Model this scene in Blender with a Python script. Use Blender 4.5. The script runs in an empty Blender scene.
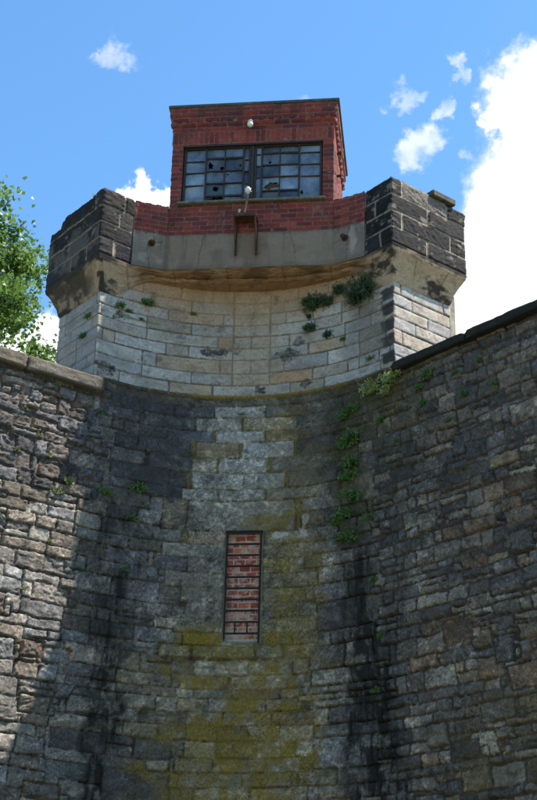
import bpy, bmesh, math, random
import numpy as np
from mathutils import Vector, Matrix

# ------------------------------------------------------------------ camera, sky, sun, exposure
scene = bpy.context.scene
COL = scene.collection
CAM = np.array([2.1769, -15.1874, 1.6])
YAW, PITCH, ROLL, FOC = 0.1214, 0.4336, 0.0258, 1443.53
fw = np.array([-math.sin(YAW)*math.cos(PITCH), math.cos(YAW)*math.cos(PITCH), math.sin(PITCH)])
rt = np.array([math.cos(YAW), math.sin(YAW), 0.0]); up = np.cross(rt, fw)
e1 = math.cos(ROLL)*rt + math.sin(ROLL)*up
e2 = math.cos(ROLL)*up - math.sin(ROLL)*rt
cam = bpy.data.cameras.new('camera'); camo = bpy.data.objects.new('camera', cam); COL.objects.link(camo)
camo.matrix_world = Matrix(((e1[0], e2[0], -fw[0], CAM[0]), (e1[1], e2[1], -fw[1], CAM[1]),
                            (e1[2], e2[2], -fw[2], CAM[2]), (0, 0, 0, 1)))
cam.sensor_fit = 'VERTICAL'; cam.sensor_height = 24; cam.lens = FOC/800*24
cam.clip_start = 0.1; cam.clip_end = 3000
scene.camera = camo

LW = math.radians(41.8)                        # angle of both perimeter walls from the x axis
sl = np.array([math.cos(LW), math.sin(LW)]); sn = np.array([math.sin(LW), -math.cos(LW)])
SAZ, SEL = math.radians(84), math.radians(61)    # from the right, high: the tower's shadow edge runs down the left wall
SUN = np.array([math.sin(SAZ)*math.cos(SEL), math.cos(SAZ)*math.cos(SEL), math.sin(SEL)])
EXPOSURE = 1.4
world = bpy.data.worlds.new('World'); scene.world = world; world.use_nodes = True
nt = world.node_tree; nt.nodes.clear()
wout = nt.nodes.new('ShaderNodeOutputWorld'); bg = nt.nodes.new('ShaderNodeBackground')
sky = nt.nodes.new('ShaderNodeTexSky'); sky.sky_type = 'NISHITA'; sky.sun_disc = False
sky.sun_elevation = math.asin(SUN[2]); sky.sun_rotation = math.atan2(SUN[0], SUN[1])
sky.air_density = 1.0; sky.dust_density = 0.4; sky.ozone_density = 2.0; sky.altitude = 50
SKYSTR = 0.10
bg.inputs[1].default_value = SKYSTR
# clouds: puffs given by direction (x, y, z), angular radius, strength
PUFFS = [(.083,.797,.597,.040,2.60),(.066,.8075,.5861,.024,2.60),(.056,.8155,.5761,.014,2.60),(.076,.835,.555,.042,2.86),(.0719,.841,.5363,.048,3.12),
         (.050,.8395,.5433,.020,2.60),(.0644,.8623,.5023,.055,3.38),(.0705,.8754,.4783,.060,3.38),(.0382,.850,.5270,.016,2.60),
         (.034,.862,.506,.022,2.60),(.037,.8764,.4801,.036,3.12),(.015,.885,.465,.03,2.60),(.12,.81,.57,.07,3.12),(.15,.77,.60,.06,2.60),
         (-.0046,.8228,.5683,.014,0.67),(.003,.821,.571,.010,0.65),(.0091,.8193,.5733,.013,0.70),(.0175,.8086,.588,.008,0.55),(.012,.811,.585,.006,0.46),
         (.028,.7942,.607,.009,0.55),(.022,.797,.603,.006,0.37),(-.0104,.8032,.5956,.010,0.39),
         (-.2027,.763,.6138,.013,0.43),(-.212,.761,.614,.008,0.37),(-.1917,.8162,.545,.0105,2.34),(-.1986,.8198,.5377,.013,2.60),(-.1822,.8258,.5354,.014,2.34),(-.1690,.834,.527,.014,2.34),
         (-.2575,.8574,.4456,.022,2.60),(-.27,.865,.42,.04,2.60),(-.24,.87,.43,.02,2.60),(-.0812,.7986,.5963,.010,0.46),(-.072,.80,.595,.008,0.41),
         (-.2395,.828,.507,.008,0.55)]
tc = nt.nodes.new('ShaderNodeTexCoord')
def N(tree, typ, **kw):
    n = tree.nodes.new(typ)
    for k, v in kw.items(): setattr(n, k, v)
    return n
nz = N(nt, 'ShaderNodeTexNoise'); nz.inputs['Scale'].default_value = 34; nz.inputs['Detail'].default_value = 9; nz.inputs['Roughness'].default_value = .62
nt.links.new(tc.outputs['Generated'], nz.inputs['Vector'])
sub = N(nt, 'ShaderNodeVectorMath', operation='SUBTRACT'); nt.links.new(nz.outputs['Color'], sub.inputs[0]); sub.inputs[1].default_value = (.5, .5, .5)
scl = N(nt, 'ShaderNodeVectorMath', operation='SCALE'); nt.links.new(sub.outputs[0], scl.inputs[0]); scl.inputs['Scale'].default_value = .055
add = N(nt, 'ShaderNodeVectorMath', operation='ADD'); nt.links.new(tc.outputs['Generated'], add.inputs[0]); nt.links.new(scl.outputs[0], add.inputs[1])
acc = None
for (x, y, z, r, s) in PUFFS:
    v = Vector((x, y, z)).normalized()
    d = N(nt, 'ShaderNodeVectorMath', operation='DISTANCE'); nt.links.new(add.outputs[0], d.inputs[0]); d.inputs[1].default_value = v
    mr = N(nt, 'ShaderNodeMapRange', interpolation_type='SMOOTHSTEP'); nt.links.new(d.outputs['Value'], mr.inputs['Value'])
    mr.inputs['From Min'].default_value = r*1.12; mr.inputs['From Max'].default_value = r*.5
    mr.inputs['To Min'].default_value = 0; mr.inputs['To Max'].default_value = s
    if acc is None: acc = mr.outputs['Result']
    else:
        m = N(nt, 'ShaderNodeMath', operation='MAXIMUM'); nt.links.new(acc, m.inputs[0]); nt.links.new(mr.outputs['Result'], m.inputs[1]); acc = m.outputs[0]
nz2 = N(nt, 'ShaderNodeTexNoise'); nz2.inputs['Scale'].default_value = 70; nz2.inputs['Detail'].default_value = 8
nt.links.new(tc.outputs['Generated'], nz2.inputs['Vector'])
mr2 = N(nt, 'ShaderNodeMapRange'); nt.links.new(nz2.outputs['Fac'], mr2.inputs['Value'])
mr2.inputs['From Min'].default_value = .35; mr2.inputs['From Max'].default_value = .6; mr2.inputs['To Min'].default_value = .36; mr2.inputs['To Max'].default_value = 1
mm = N(nt, 'ShaderNodeMath', operation='MULTIPLY', use_clamp=True); nt.links.new(acc, mm.inputs[0]); nt.links.new(mr2.outputs['Result'], mm.inputs[1])
mix = N(nt, 'ShaderNodeMix', data_type='RGBA')
hs = N(nt, 'ShaderNodeHueSaturation'); hs.inputs['Saturation'].default_value = 1.14; hs.inputs['Value'].default_value = 1.0
nt.links.new(sky.outputs[0], hs.inputs['Color'])
tint = N(nt, 'ShaderNodeVectorMath', operation='MULTIPLY'); nt.links.new(hs.outputs[0], tint.inputs[0]); tint.inputs[1].default_value = (.88, 1.07, 1.08)
nt.links.new(mm.outputs[0], mix.inputs['Factor']); nt.links.new(tint.outputs[0], mix.inputs['A']); mix.inputs['B'].default_value = (4.7, 4.75, 4.9, 1)
nt.links.new(mix.outputs['Result'], bg.inputs[0]); nt.links.new(bg.outputs[0], wout.inputs[0])

sun = bpy.data.lights.new('sun', 'SUN'); sun.energy = 4.6; sun.angle = math.radians(.53); sun.color = (1, .94, .84)
suno = bpy.data.objects.new('sun', sun); COL.objects.link(suno)
suno.rotation_euler = Vector(SUN).to_track_quat('Z', 'Y').to_euler(); suno.location = (0, 0, 40)
scene.render.engine = 'CYCLES'
scene.view_settings.view_transform = 'Standard'; scene.view_settings.look = 'None'
scene.view_settings.gamma = 1; scene.view_settings.use_curve_mapping = False
scene.view_settings.exposure = EXPOSURE

# ------------------------------------------------------------------ noise (numpy)
def hash2(ix, iy, seed):
    h = (ix.astype(np.int64)*374761393 + iy.astype(np.int64)*668265263 + seed*1442695041) & 0xffffffff
    h = ((h ^ (h >> 13))*1274126177) & 0xffffffff
    h = ((h ^ (h >> 16))*2246822519) & 0xffffffff
    return ((h ^ (h >> 15)) & 0xffffff)/float(0xffffff)
def vnoise(x, y, seed=0):
    ix = np.floor(x); iy = np.floor(y); fx = x-ix; fy = y-iy
    fx = fx*fx*fx*(fx*(fx*6-15)+10); fy = fy*fy*fy*(fy*(fy*6-15)+10)
    a = hash2(ix, iy, seed); b = hash2(ix+1, iy, seed); c = hash2(ix, iy+1, seed); d = hash2(ix+1, iy+1, seed)
    return (a*(1-fx)+b*fx)*(1-fy)+(c*(1-fx)+d*fx)*fy
def fbm(x, y, seed=0, oct=4, gain=.5):
    s = 0; a = 1; t = 0
    for o in range(oct):
        s = s + a*(vnoise(x*2**o+o*17.3, y*2**o-o*9.1, seed+o*31)-.5); t += a*.5; a *= gain
    return s/t                                   # about -1..1
def sstep(a, b, x):
    t = np.clip((x-a)/(b-a), 0, 1); return t*t*(3-2*t)
def blob(u, z, cu, cz, ru, rz, seed=0, rag=.55, fq=3.0, soft=.35):
    d = np.sqrt(((u-cu)/ru)**2+((z-cz)/rz)**2) + rag*fbm(u*fq, z*fq, seed, 5, .6)
    return sstep(1+soft, 1-soft, d)
def lerp(a, b, t): return a*(1-t)+b*t
def mixc(c, k, t): return c*(1-t[..., None])+np.array(k)*t[..., None]

# ------------------------------------------------------------------ objects helpers
def tag(o, label, cat, group=None):
    o['label'] = label; o['category'] = cat
    if group: o['group'] = group
    return o
def struct(o): o['kind'] = 'structure'; return o
def empty(name, loc, label, cat, group=None):
    o = bpy.data.objects.new(name, None); COL.objects.link(o); o.location = loc
    bpy.context.view_layer.update()
    return tag(o, label, cat, group)
def link(name, me, mat, parent=None):
    o = bpy.data.objects.new(name, me); COL.objects.link(o)
    if mat is not None: me.materials.append(mat)
    if parent is not None:
        o.parent = parent
        p = Vector((0, 0, 0)); q = parent
        while q is not None: p += q.location; q = q.parent
        o.location = -p                          # meshes are written in world coordinates
    return o
def npmesh(name, V, F, C=None, smooth=False):
    me = bpy.data.meshes.new(name); V = np.asarray(V, np.float32); F = np.asarray(F, np.int32)
    n = F.shape[1]
    me.vertices.add(len(V)); me.vertices.foreach_set('co', V.ravel())
    me.loops.add(F.size); me.loops.foreach_set('vertex_index', F.ravel())
    me.polygons.add(len(F)); me.polygons.foreach_set('loop_start', np.arange(0, F.size, n, dtype=np.int32))
    me.polygons.foreach_set('loop_total', np.full(len(F), n, np.int32))
    if smooth: me.polygons.foreach_set('use_smooth', np.ones(len(F), bool))
    me.update(calc_edges=True)
    if C is not None:
        a = me.color_attributes.new('Col', 'FLOAT_COLOR', 'POINT')
        rgba = np.ones((len(V), 4), np.float32); rgba[:, :3] = C; a.data.foreach_set('color', rgba.ravel())
    return me
def compact(V, F, C=None):
    used, inv = np.unique(F.ravel(), return_inverse=True)
    return V[used], inv.reshape(F.shape), (C[used] if C is not None else None)
def grid_faces(nu, nz, mask=None):
    j, i = np.meshgrid(np.arange(nz-1), np.arange(nu-1), indexing='ij')
    a = j*nu+i; F = np.stack([a, a+1, a+1+nu, a+nu], -1)
    return F[mask] if mask is not None else F.reshape(-1, 4)

class MB:                                        # small collector for hard-surface parts
    def __init__(s): s.bm = bmesh.new()
    def box(s, c, d, rot=None, bev=0.0):
        r = bmesh.ops.create_cube(s.bm, size=1)['verts']
        bmesh.ops.scale(s.bm, verts=r, vec=d)
        if bev:
            es = list({e for v in r for e in v.link_edges})
            g = bmesh.ops.bevel(s.bm, geom=es, offset=bev, segments=2, affect='EDGES')
            r = list({v for f in g['faces'] for v in f.verts} | {v for v in r if v.is_valid})
        if rot is not None: bmesh.ops.rotate(s.bm, verts=r, cent=(0, 0, 0), matrix=rot)
        bmesh.ops.translate(s.bm, verts=r, vec=c); return s
    def tube(s, pts, r, seg=10):
        rings = []
        n = len(pts)
        for i, p in enumerate(pts):
            p = Vector(p); t = (Vector(pts[min(i+1, n-1)])-Vector(pts[max(i-1, 0)])).normalized()
            q = t.to_track_quat('Z', 'Y'); rr = r[i] if isinstance(r, (list, tuple)) else r
            rings.append([s.bm.verts.new(p+q @ Vector((rr*math.cos(a*2*math.pi/seg), rr*math.sin(a*2*math.pi/seg), 0))) for a in range(seg)])
        for A, B in zip(rings, rings[1:]):
            for a in range(seg): s.bm.faces.new((A[a], A[(a+1) % seg], B[(a+1) % seg], B[a]))
        s.bm.faces.new(rings[0][::-1]); s.bm.faces.new(rings[-1]); return s
    def ball(s, c, r, sc=(1, 1, 1), seg=16):
        v = bmesh.ops.create_uvsphere(s.bm, u_segments=seg, v_segments=seg//2+2, radius=r)['verts']
        bmesh.ops.scale(s.bm, verts=v, vec=sc); bmesh.ops.translate(s.bm, verts=v, vec=c); return s
    def poly(s, pts):
        s.bm.faces.new([s.bm.verts.new(p) for p in pts]); return s
    def prism(s, plan, z0, z1):
        a = [s.bm.verts.new((x, y, z0)) for x, y in plan]; b = [s.bm.verts.new((x, y, z1)) for x, y in plan]
        n = len(plan)
        for i in range(n): s.bm.faces.new((a[i], a[(i+1) % n], b[(i+1) % n], b[i]))
        s.bm.faces.new(a[::-1]); s.bm.faces.new(b); return s
    def build(s, name, mat, parent=None, smooth=False):
        bmesh.ops.recalc_face_normals(s.bm, faces=s.bm.faces[:])
        me = bpy.data.meshes.new(name); s.bm.to_mesh(me); s.bm.free()
        if smooth:
            for p in me.polygons: p.use_smooth = True
        return link(name, me, mat, parent)

# ------------------------------------------------------------------ materials
def new_mat(name):
    m = bpy.data.materials.new(name); m.use_nodes = True; t = m.node_tree; return m, t, t.nodes['Principled BSDF']
def noise(t, scale, detail=6, rough=.6, coord=None):
    n = N(t, 'ShaderNodeTexNoise'); n.inputs['Scale'].default_value = scale; n.inputs['Detail'].default_value = detail; n.inputs['Roughness'].default_value = rough
    if coord is not None: t.links.new(coord, n.inputs['Vector'])
    return n
def ramp(t, src, stops):
    r = N(t, 'ShaderNodeValToRGB'); e = r.color_ramp.elements
    while len(e) < len(stops): e.new(.5)
    for el, (p, c) in zip(e, stops): el.position = p; el.color = (*c, 1) if len(c) == 3 else c
    t.links.new(src, r.inputs[0]); return r
def vcol_mat(name, bump=.35, dist=.006, rough=.92, lo=.72, hi=1.28, s1=55., s2=210.):
    m, t, b = new_mat(name)
    a = N(t, 'ShaderNodeAttribute'); a.attribute_name = 'Col'
    g = N(t, 'ShaderNodeNewGeometry')
    n1 = noise(t, s1, 8, .68, g.outputs['Position']); n2 = noise(t, s2, 5, .7, g.outputs['Position'])
    mr = N(t, 'ShaderNodeMapRange'); t.links.new(n1.outputs['Fac'], mr.inputs['Value'])
    mr.inputs['From Min'].default_value = .34; mr.inputs['From Max'].default_value = .66; mr.inputs['To Min'].default_value = lo; mr.inputs['To Max'].default_value = hi
    n3 = noise(t, 2.3, 4, .6, g.outputs['Position']); m3 = N(t, 'ShaderNodeMapRange'); t.links.new(n3.outputs['Fac'], m3.inputs['Value'])
    m3.inputs['From Min'].default_value = .35; m3.inputs['From Max'].default_value = .65; m3.inputs['To Min'].default_value = .35; m3.inputs['To Max'].default_value = 1.15
    mf = N(t, 'ShaderNodeMix', data_type='FLOAT', clamp_factor=False); t.links.new(m3.outputs['Result'], mf.inputs['Factor']); mf.inputs['A'].default_value = 1; t.links.new(mr.outputs['Result'], mf.inputs['B'])
    mx = N(t, 'ShaderNodeVectorMath', operation='SCALE'); t.links.new(a.outputs['Color'], mx.inputs[0]); t.links.new(mf.outputs['Result'], mx.inputs['Scale'])
    t.links.new(mx.outputs[0], b.inputs['Base Color'])
    b.inputs['Roughness'].default_value = rough; b.inputs['Specular IOR Level'].default_value = .25
    ad = N(t, 'ShaderNodeMath', operation='ADD'); t.links.new(n1.outputs['Fac'], ad.inputs[0])
    ml = N(t, 'ShaderNodeMath', operation='MULTIPLY'); t.links.new(n2.outputs['Fac'], ml.inputs[0]); ml.inputs[1].default_value = .5
    t.links.new(ml.outputs[0], ad.inputs[1])
    bp = N(t, 'ShaderNodeBump'); bp.inputs['Strength'].default_value = bump; bp.inputs['Distance'].default_value = dist
    t.links.new(ad.outputs[0], bp.inputs['Height']); t.links.new(bp.outputs[0], b.inputs['Normal'])
    return m
def plain_mat(name, c1, c2, scale=12, rough=.8, metal=0, bump=.2, dist=.003, spec=.3):
    m, t, b = new_mat(name)
    g = N(t, 'ShaderNodeNewGeometry'); n1 = noise(t, scale, 8, .65, g.outputs['Position'])
    r = ramp(t, n1.outputs['Fac'], [(.35, c1), (.65, c2)]); t.links.new(r.outputs[0], b.inputs['Base Color'])
    b.inputs['Roughness'].default_value = rough; b.inputs['Metallic'].default_value = metal; b.inputs['Specular IOR Level'].default_value = spec
    n2 = noise(t, scale*8, 5, .6, g.outputs['Position'])
    bp = N(t, 'ShaderNodeBump'); bp.inputs['Strength'].default_value = bump; bp.inputs['Distance'].default_value = dist
    t.links.new(n2.outputs['Fac'], bp.inputs['Height']); t.links.new(bp.outputs[0], b.inputs['Normal'])
    return m
M_RUB = vcol_mat('weathered_wall_stone', 1.0, .016, s1=46, lo=.40, hi=1.60)  # strong light-dark mottle partly paints the shading of the relief into the colour
M_ASH = vcol_mat('dressed_marble_stone', .7, .007, s1=40, lo=.72, hi=1.26)
M_BLK = vcol_mat('blackened_sandstone', .9, .010, s1=46, lo=.45, hi=1.6)
M_BRK = vcol_mat('red_brick', .5, .003, s1=70, lo=.7, hi=1.3)
M_CON = vcol_mat('stained_concrete', .6, .004, s1=45, lo=.82, hi=1.16)
M_DARKFRAME = plain_mat('dark_steel_frame', (.016, .013, .013), (.045, .03, .024), 30, .6)
M_RUST = plain_mat('rusty_iron', (.03, .014, .01), (.11, .045, .025), 25, .85, 0, .5)
M_RUSTPALE = plain_mat('worn_rusty_pipe', (.12, .05, .03), (.26, .13, .08), 25, .7, 0, .5)
M_WHITE = plain_mat('weathered_white_enamel', (.55, .55, .53), (.75, .75, .73), 20, .35, 0, .05)
M_SILL = plain_mat('concrete_sill', (.09, .075, .055), (.20, .17, .13), 14, .9, 0, .6, .006)
M_ROOF = plain_mat('roof_capping', (.035, .04, .035), (.10, .10, .085), 10, .8)
M_PLAIN = plain_mat('back_stonework', (.10, .10, .10), (.2, .19, .18), 3, .9, 0, .5, .02)
M_INT = plain_mat('dark_plaster', (.05, .045, .04), (.10, .08, .06), 4, .9)
M_PALEBOARD = plain_mat('pale_board', (.35, .33, .28), (.5, .47, .4), 12, .9)

def glass_mat():
    m, t, b = new_mat('dusty_window_glass')
    g = N(t, 'ShaderNodeNewGeometry'); n1 = noise(t, 5, 7, .65, g.outputs['Position'])
    r = ramp(t, n1.outputs['Fac'], [(.35, (.10, .135, .20)), (.7, (.21, .245, .31))]); av = N(t, 'ShaderNodeAttribute'); av.attribute_name = 'Col'; vm = N(t, 'ShaderNodeVectorMath', operation='MULTIPLY'); t.links.new(r.outputs[0], vm.inputs[0]); t.links.new(av.outputs['Color'], vm.inputs[1]); t.links.new(vm.outputs[0], b.inputs['Base Color'])
    b.inputs['Roughness'].default_value = .07; b.inputs['IOR'].default_value = 1.5
    tr = N(t, 'ShaderNodeBsdfTransparent'); mxs = N(t, 'ShaderNodeMixShader')
    r2 = ramp(t, n1.outputs['Fac'], [(.3, (.45,)*3), (.7, (.12,)*3)])
    out = t.nodes['Material Output']
    t.links.new(r2.outputs[0], mxs.inputs[0]); t.links.new(b.outputs[0], mxs.inputs[1]); t.links.new(tr.outputs[0], mxs.inputs[2])
    t.links.new(mxs.outputs[0], out.inputs[0]); return m
M_GLASS = glass_mat()
def leaf_mat(name, c1, c2, trans=.4, scale=3.):
    m, t, b = new_mat(name)
    g = N(t, 'ShaderNodeNewGeometry'); n1 = noise(t, scale, 3, .6, g.outputs['Position'])
    r = ramp(t, n1.outputs['Fac'], [(.3, c1), (.7, c2)])
    rnd = N(t, 'ShaderNodeHueSaturation'); t.links.new(r.outputs[0], rnd.inputs['Color'])
    mv = N(t, 'ShaderNodeMapRange'); t.links.new(g.outputs['Random Per Island'], mv.inputs['Value']); mv.inputs['To Min'].default_value = .65; mv.inputs['To Max'].default_value = 1.4
    t.links.new(mv.outputs['Result'], rnd.inputs['Value'])
    t.links.new(rnd.outputs[0], b.inputs['Base Color']); b.inputs['Roughness'].default_value = .5
    tl = N(t, 'ShaderNodeBsdfTranslucent'); t.links.new(rnd.outputs[0], tl.inputs['Color'])
    mxs = N(t, 'ShaderNodeMixShader'); mxs.inputs[0].default_value = trans
    t.links.new(b.outputs[0], mxs.inputs[1]); t.links.new(tl.outputs[0], mxs.inputs[2]); t.links.new(mxs.outputs[0], t.nodes['Material Output'].inputs[0])
    return m
M_LEAF = leaf_mat('tree_leaf', (.055, .115, .02), (.13, .21, .045), .42, 1.6)
M_WEED = leaf_mat('weed_leaf', (.05, .11, .022), (.11, .19, .04), .3, 12)
M_DARKWEED = leaf_mat('dark_weed_leaf', (.022, .045, .014), (.055, .09, .025), .25, 12)
M_PALEWEED = leaf_mat('pale_weed_leaf', (.20, .26, .07), (.38, .42, .16), .4, 12)  # paler than the other weeds: sunlight on the ledge tufts is in the colour
M_DRYWEED = leaf_mat('dry_weed_leaf', (.10, .13, .04), (.2, .22, .09), .35, 12)
M_BARK = plain_mat('tree_bark', (.05, .04, .03), (.13, .11, .085), 8, .9, 0, .8, .02)

# ------------------------------------------------------------------ stone layouts
class Layout:
    """a raster of stone ids over (u, z); every id has a colour, a face offset, a tilt and a roughness"""
    def __init__(s, u0, u1, z0, z1, res, seed):
        s.u0, s.z0, s.res = u0, z0, res
        s.nu = int(round((u1-u0)/res))+1; s.nz = int(round((z1-z0)/res))+1
        s.ids = np.zeros((s.nz, s.nu), np.int32); s.n = 1; s.rng = random.Random(seed)
        s.c = [(0, 0, 0)]; s.off = [0.]; s.tu = [0.]; s.tz = [0.]; s.ro = [1.]; s.cu = [0.]; s.cz = [0.]; s.mc = [0.]
    def rect(s, a, b, c, d, col, off=0, tilt=0, ro=1.0, mort=0.):
        i0 = max(int(round((a-s.u0)/s.res)), 0); i1 = min(int(round((b-s.u0)/s.res)), s.nu)
        j0 = max(int(round((c-s.z0)/s.res)), 0); j1 = min(int(round((d-s.z0)/s.res)), s.nz)
        if i1 <= i0 or j1 <= j0: return
        s.ids[j0:j1, i0:i1] = s.n; s.n += 1
        s.c.append(col); s.off.append(off); s.tu.append(s.rng.gauss(0, tilt)); s.tz.append(s.rng.gauss(0, tilt)); s.ro.append(ro)
        s.cu.append((a+b)/2); s.cz.append((c+d)/2); s.mc.append(mort)
    def finish(s, steps=6):
        ids = s.ids; d = np.full(ids.shape, 99., np.float32); e = np.zeros(ids.shape, bool)
        e[:, 1:] |= ids[:, 1:] != ids[:, :-1]; e[:, :-1] |= ids[:, 1:] != ids[:, :-1]
        e[1:] |= ids[1:] != ids[:-1]; e[:-1] |= ids[1:] != ids[:-1]
        d[e] = .5
        for _ in range(steps):
            p = np.pad(d, 1, mode='edge'); q = d.copy()
            for dy, dx, w in ((0, 1, 1), (0, -1, 1), (1, 0, 1), (-1, 0, 1), (1, 1, 1.414), (1, -1, 1.414), (-1, 1, 1.414), (-1, -1, 1.414)):
                q = np.minimum(q, p[1+dy:1+dy+d.shape[0], 1+dx:1+dx+d.shape[1]]+w)
            d = q
        s.dist = np.minimum(d, steps+.5)*s.res
        for k in ('c', 'off', 'tu', 'tz', 'ro', 'cu', 'cz', 'mc'): setattr(s, k, np.array(getattr(s, k), np.float32))
    def sample(s, U, Z):
        fx = np.clip((U-s.u0)/s.res, 0, s.nu-1.001); fz = np.clip((Z-s.z0)/s.res, 0, s.nz-1.001)
        i = fx.astype(int); j = fz.astype(int); a = fx-i; b = fz-j
        D = (s.dist[j, i]*(1-a)+s.dist[j, i+1]*a)*(1-b)+(s.dist[j+1, i]*(1-a)+s.dist[j+1, i+1]*a)*b
        I = s.ids[np.rint(fz).astype(int), np.rint(fx).astype(int)]
        return I, D

def surface(L, U, Z, pos, warp=(.0, 2.), mort_w=.01, edge_w=.018, depth=.02, rough=.004, rfq=9., dome=0., mort_col=(.2, .19, .17),
            seed=1, hook=None, cvar=.12, disp_hook=None, vfy=1.6, gain=.62, jag=0., vein=.5, wb=(1.13, .985, .895)):
    """displaced stone surface. U, Z: 2-D arrays. pos(U, Z) -> P (.., 3), N (.., 3)."""
    wa, wf = warp
    rgh = (sstep(1.6, 2.3, np.abs(U))*jag*40 if jag else 0.)
    UU = U + wa*fbm(U*wf, Z*wf, seed+5, 4, .55)+rgh*(.030*fbm(U*4.2, Z*6.5, seed+7, 3)+.012*fbm(U*13, Z*13, seed+17, 3))
    ZZ = Z + wa*.8*fbm(U*wf*.8+9, Z*wf, seed+6, 4, .55)+rgh*(.022*fbm(U*3.6+4, Z*5, seed+8, 3)+.009*fbm(U*12, Z*12, seed+18, 3))
    I, D = L.sample(UU, ZZ)
    ro = L.ro[I]
    D = D + (.006 if jag == 0 else .009)*fbm(U*28, Z*28, seed+9, 3)*ro.clip(.5, 1.5)
    D = D + (.004*np.clip(1.1-ro, 0, .5)*2 if jag else 0)
    D = D - jag*np.clip(ro-.8, 0, 1.5)*np.clip(fbm(U*6, Z*9, seed+14, 4)+.25, 0, 1)
    m = sstep(mort_w*.4, mort_w*.4+edge_w, D)             # 0 in the joint, 1 on the stone's face
    face = L.off[I]+L.tu[I]*(U-L.cu[I])+L.tz[I]*(Z-L.cz[I])
    n = fbm(U*rfq, Z*rfq*vfy, seed, 6, .58); rid = 1-np.abs(fbm(U*rfq*.6, Z*rfq*1.1, seed+70, 4, .55))*2.2
    face = face + rough*ro*(n*1.2+rid*.5) + dome*np.minimum(D, .06)/.06
    jn = -depth*(.75+.35*fbm(U*16, Z*16, seed+3, 3))
    h = lerp(jn, face, m)
    if disp_hook is not None: h = disp_hook(U, Z, h, m, I)
    col = L.c[I].astype(np.float32)
    va = hash2(I.astype(float), I*0., seed+40)*2.2-1.1; ca, sa = np.cos(va), np.sin(va)
    X1 = U*ca+Z*sa+I*.37; X2 = -U*sa+Z*ca+I*.71
    vn = fbm(X1*5, X2*34, seed+41, 5, .62); vk = sstep(.25, .75, hash2(I.astype(float), I*0.+3, seed+43))
    h = h + vein*m*ro*.0065*(vn+.4*fbm(X1*14, X2*60, seed+42, 3))*(.35+.65*vk)
    col = col*(1+vein*.42*vn*(.25+.75*vk))[..., None]
    sp = fbm(U*62, Z*70, seed+44, 4, .7); sk = hash2(I*1., I*0.+5, seed+45); col = col*(1+vein*(.10+.38*sk)*sp)[..., None]
    col = col*(1+cvar*fbm(U*5, Z*9, seed+11, 5, .6)+cvar*.9*fbm(U*26, Z*36, seed+12, 4, .6))[..., None]
    mc = np.array(mort_col, np.float32)*(1+.25*fbm(U*14, Z*14, seed+13, 4))[..., None]
    mort_o = L.mc[I]                                     # share of orange re-pointing round this stone
    mc = lerp(mc, np.array((.36, .19, .11), np.float32), (mort_o*sstep(-.2, .3, fbm(U*7, Z*7, seed+20, 3)))[..., None])
    mcol = sstep(0.05, .5, m)
    col = lerp(mc, col, mcol[..., None])
    if hook is not None: col = hook(U, Z, col, mcol, I)
    P, Nn = pos(U, Z)
    return P+Nn*h[..., None], np.clip(col*gain*np.array(wb), .004, .9), I

# ------------------------------------------------------------------ the corner: plan geometry
A0 = 1.7917; R0 = A0*math.sqrt(2); HL = 9.08
TH = math.pi/2-math.radians(90)+LW              # arc half angle where the lower wall turns straight
nL = np.array([math.sin(LW), -math.cos(LW)]); nR = nL*[-1, 1]
tanL = np.array([-math.cos(LW), -math.sin(LW)]); tanR = tanL*[-1, 1]
CONE = .06
def pos_lower(U, Z):
    R = R0+CONE*(HL-Z); dR = R-R0
    cy = -A0-dR/math.cos(LW)                    # keeps the arc tangent to both straight walls
    th = np.clip(U/R0, -TH, TH); l = np.maximum(np.abs(U)-R0*TH, 0)
    sg = np.sign(U)
    x = R*np.sin(th)+sg*l*math.cos(LW); y = cy+R*np.cos(th)-l*math.sin(LW)
    P = np.stack([x, y, Z], -1); Nn = np.stack([-np.sin(th), -np.cos(th), np.zeros_like(th)], -1)
    return P, Nn
def axis(u_fine0, u_fine1, u0, u1, res, grow=1.25, mx=.3):
    a = list(np.arange(u_fine0, u_fine1+1e-9, res)); s = res; x = u_fine0; lo = []
    while x > u0: s = min(s*grow, mx); x = max(x-s, u0); lo.append(x)
    s = res; x = a[-1]; hi = []
    while x < u1: s = min(s*grow, mx); x = min(x+s, u1); hi.append(x)
    return np.array(lo[::-1]+a+hi)

# lower masonry ------------------------------------------------------------------
WIN = (-.215, .215, 5.975, 7.315)               # the bricked slit
LL = Layout(-14, 14, 0, 9.1, .01, 11)
rg = random.Random(4)
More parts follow.
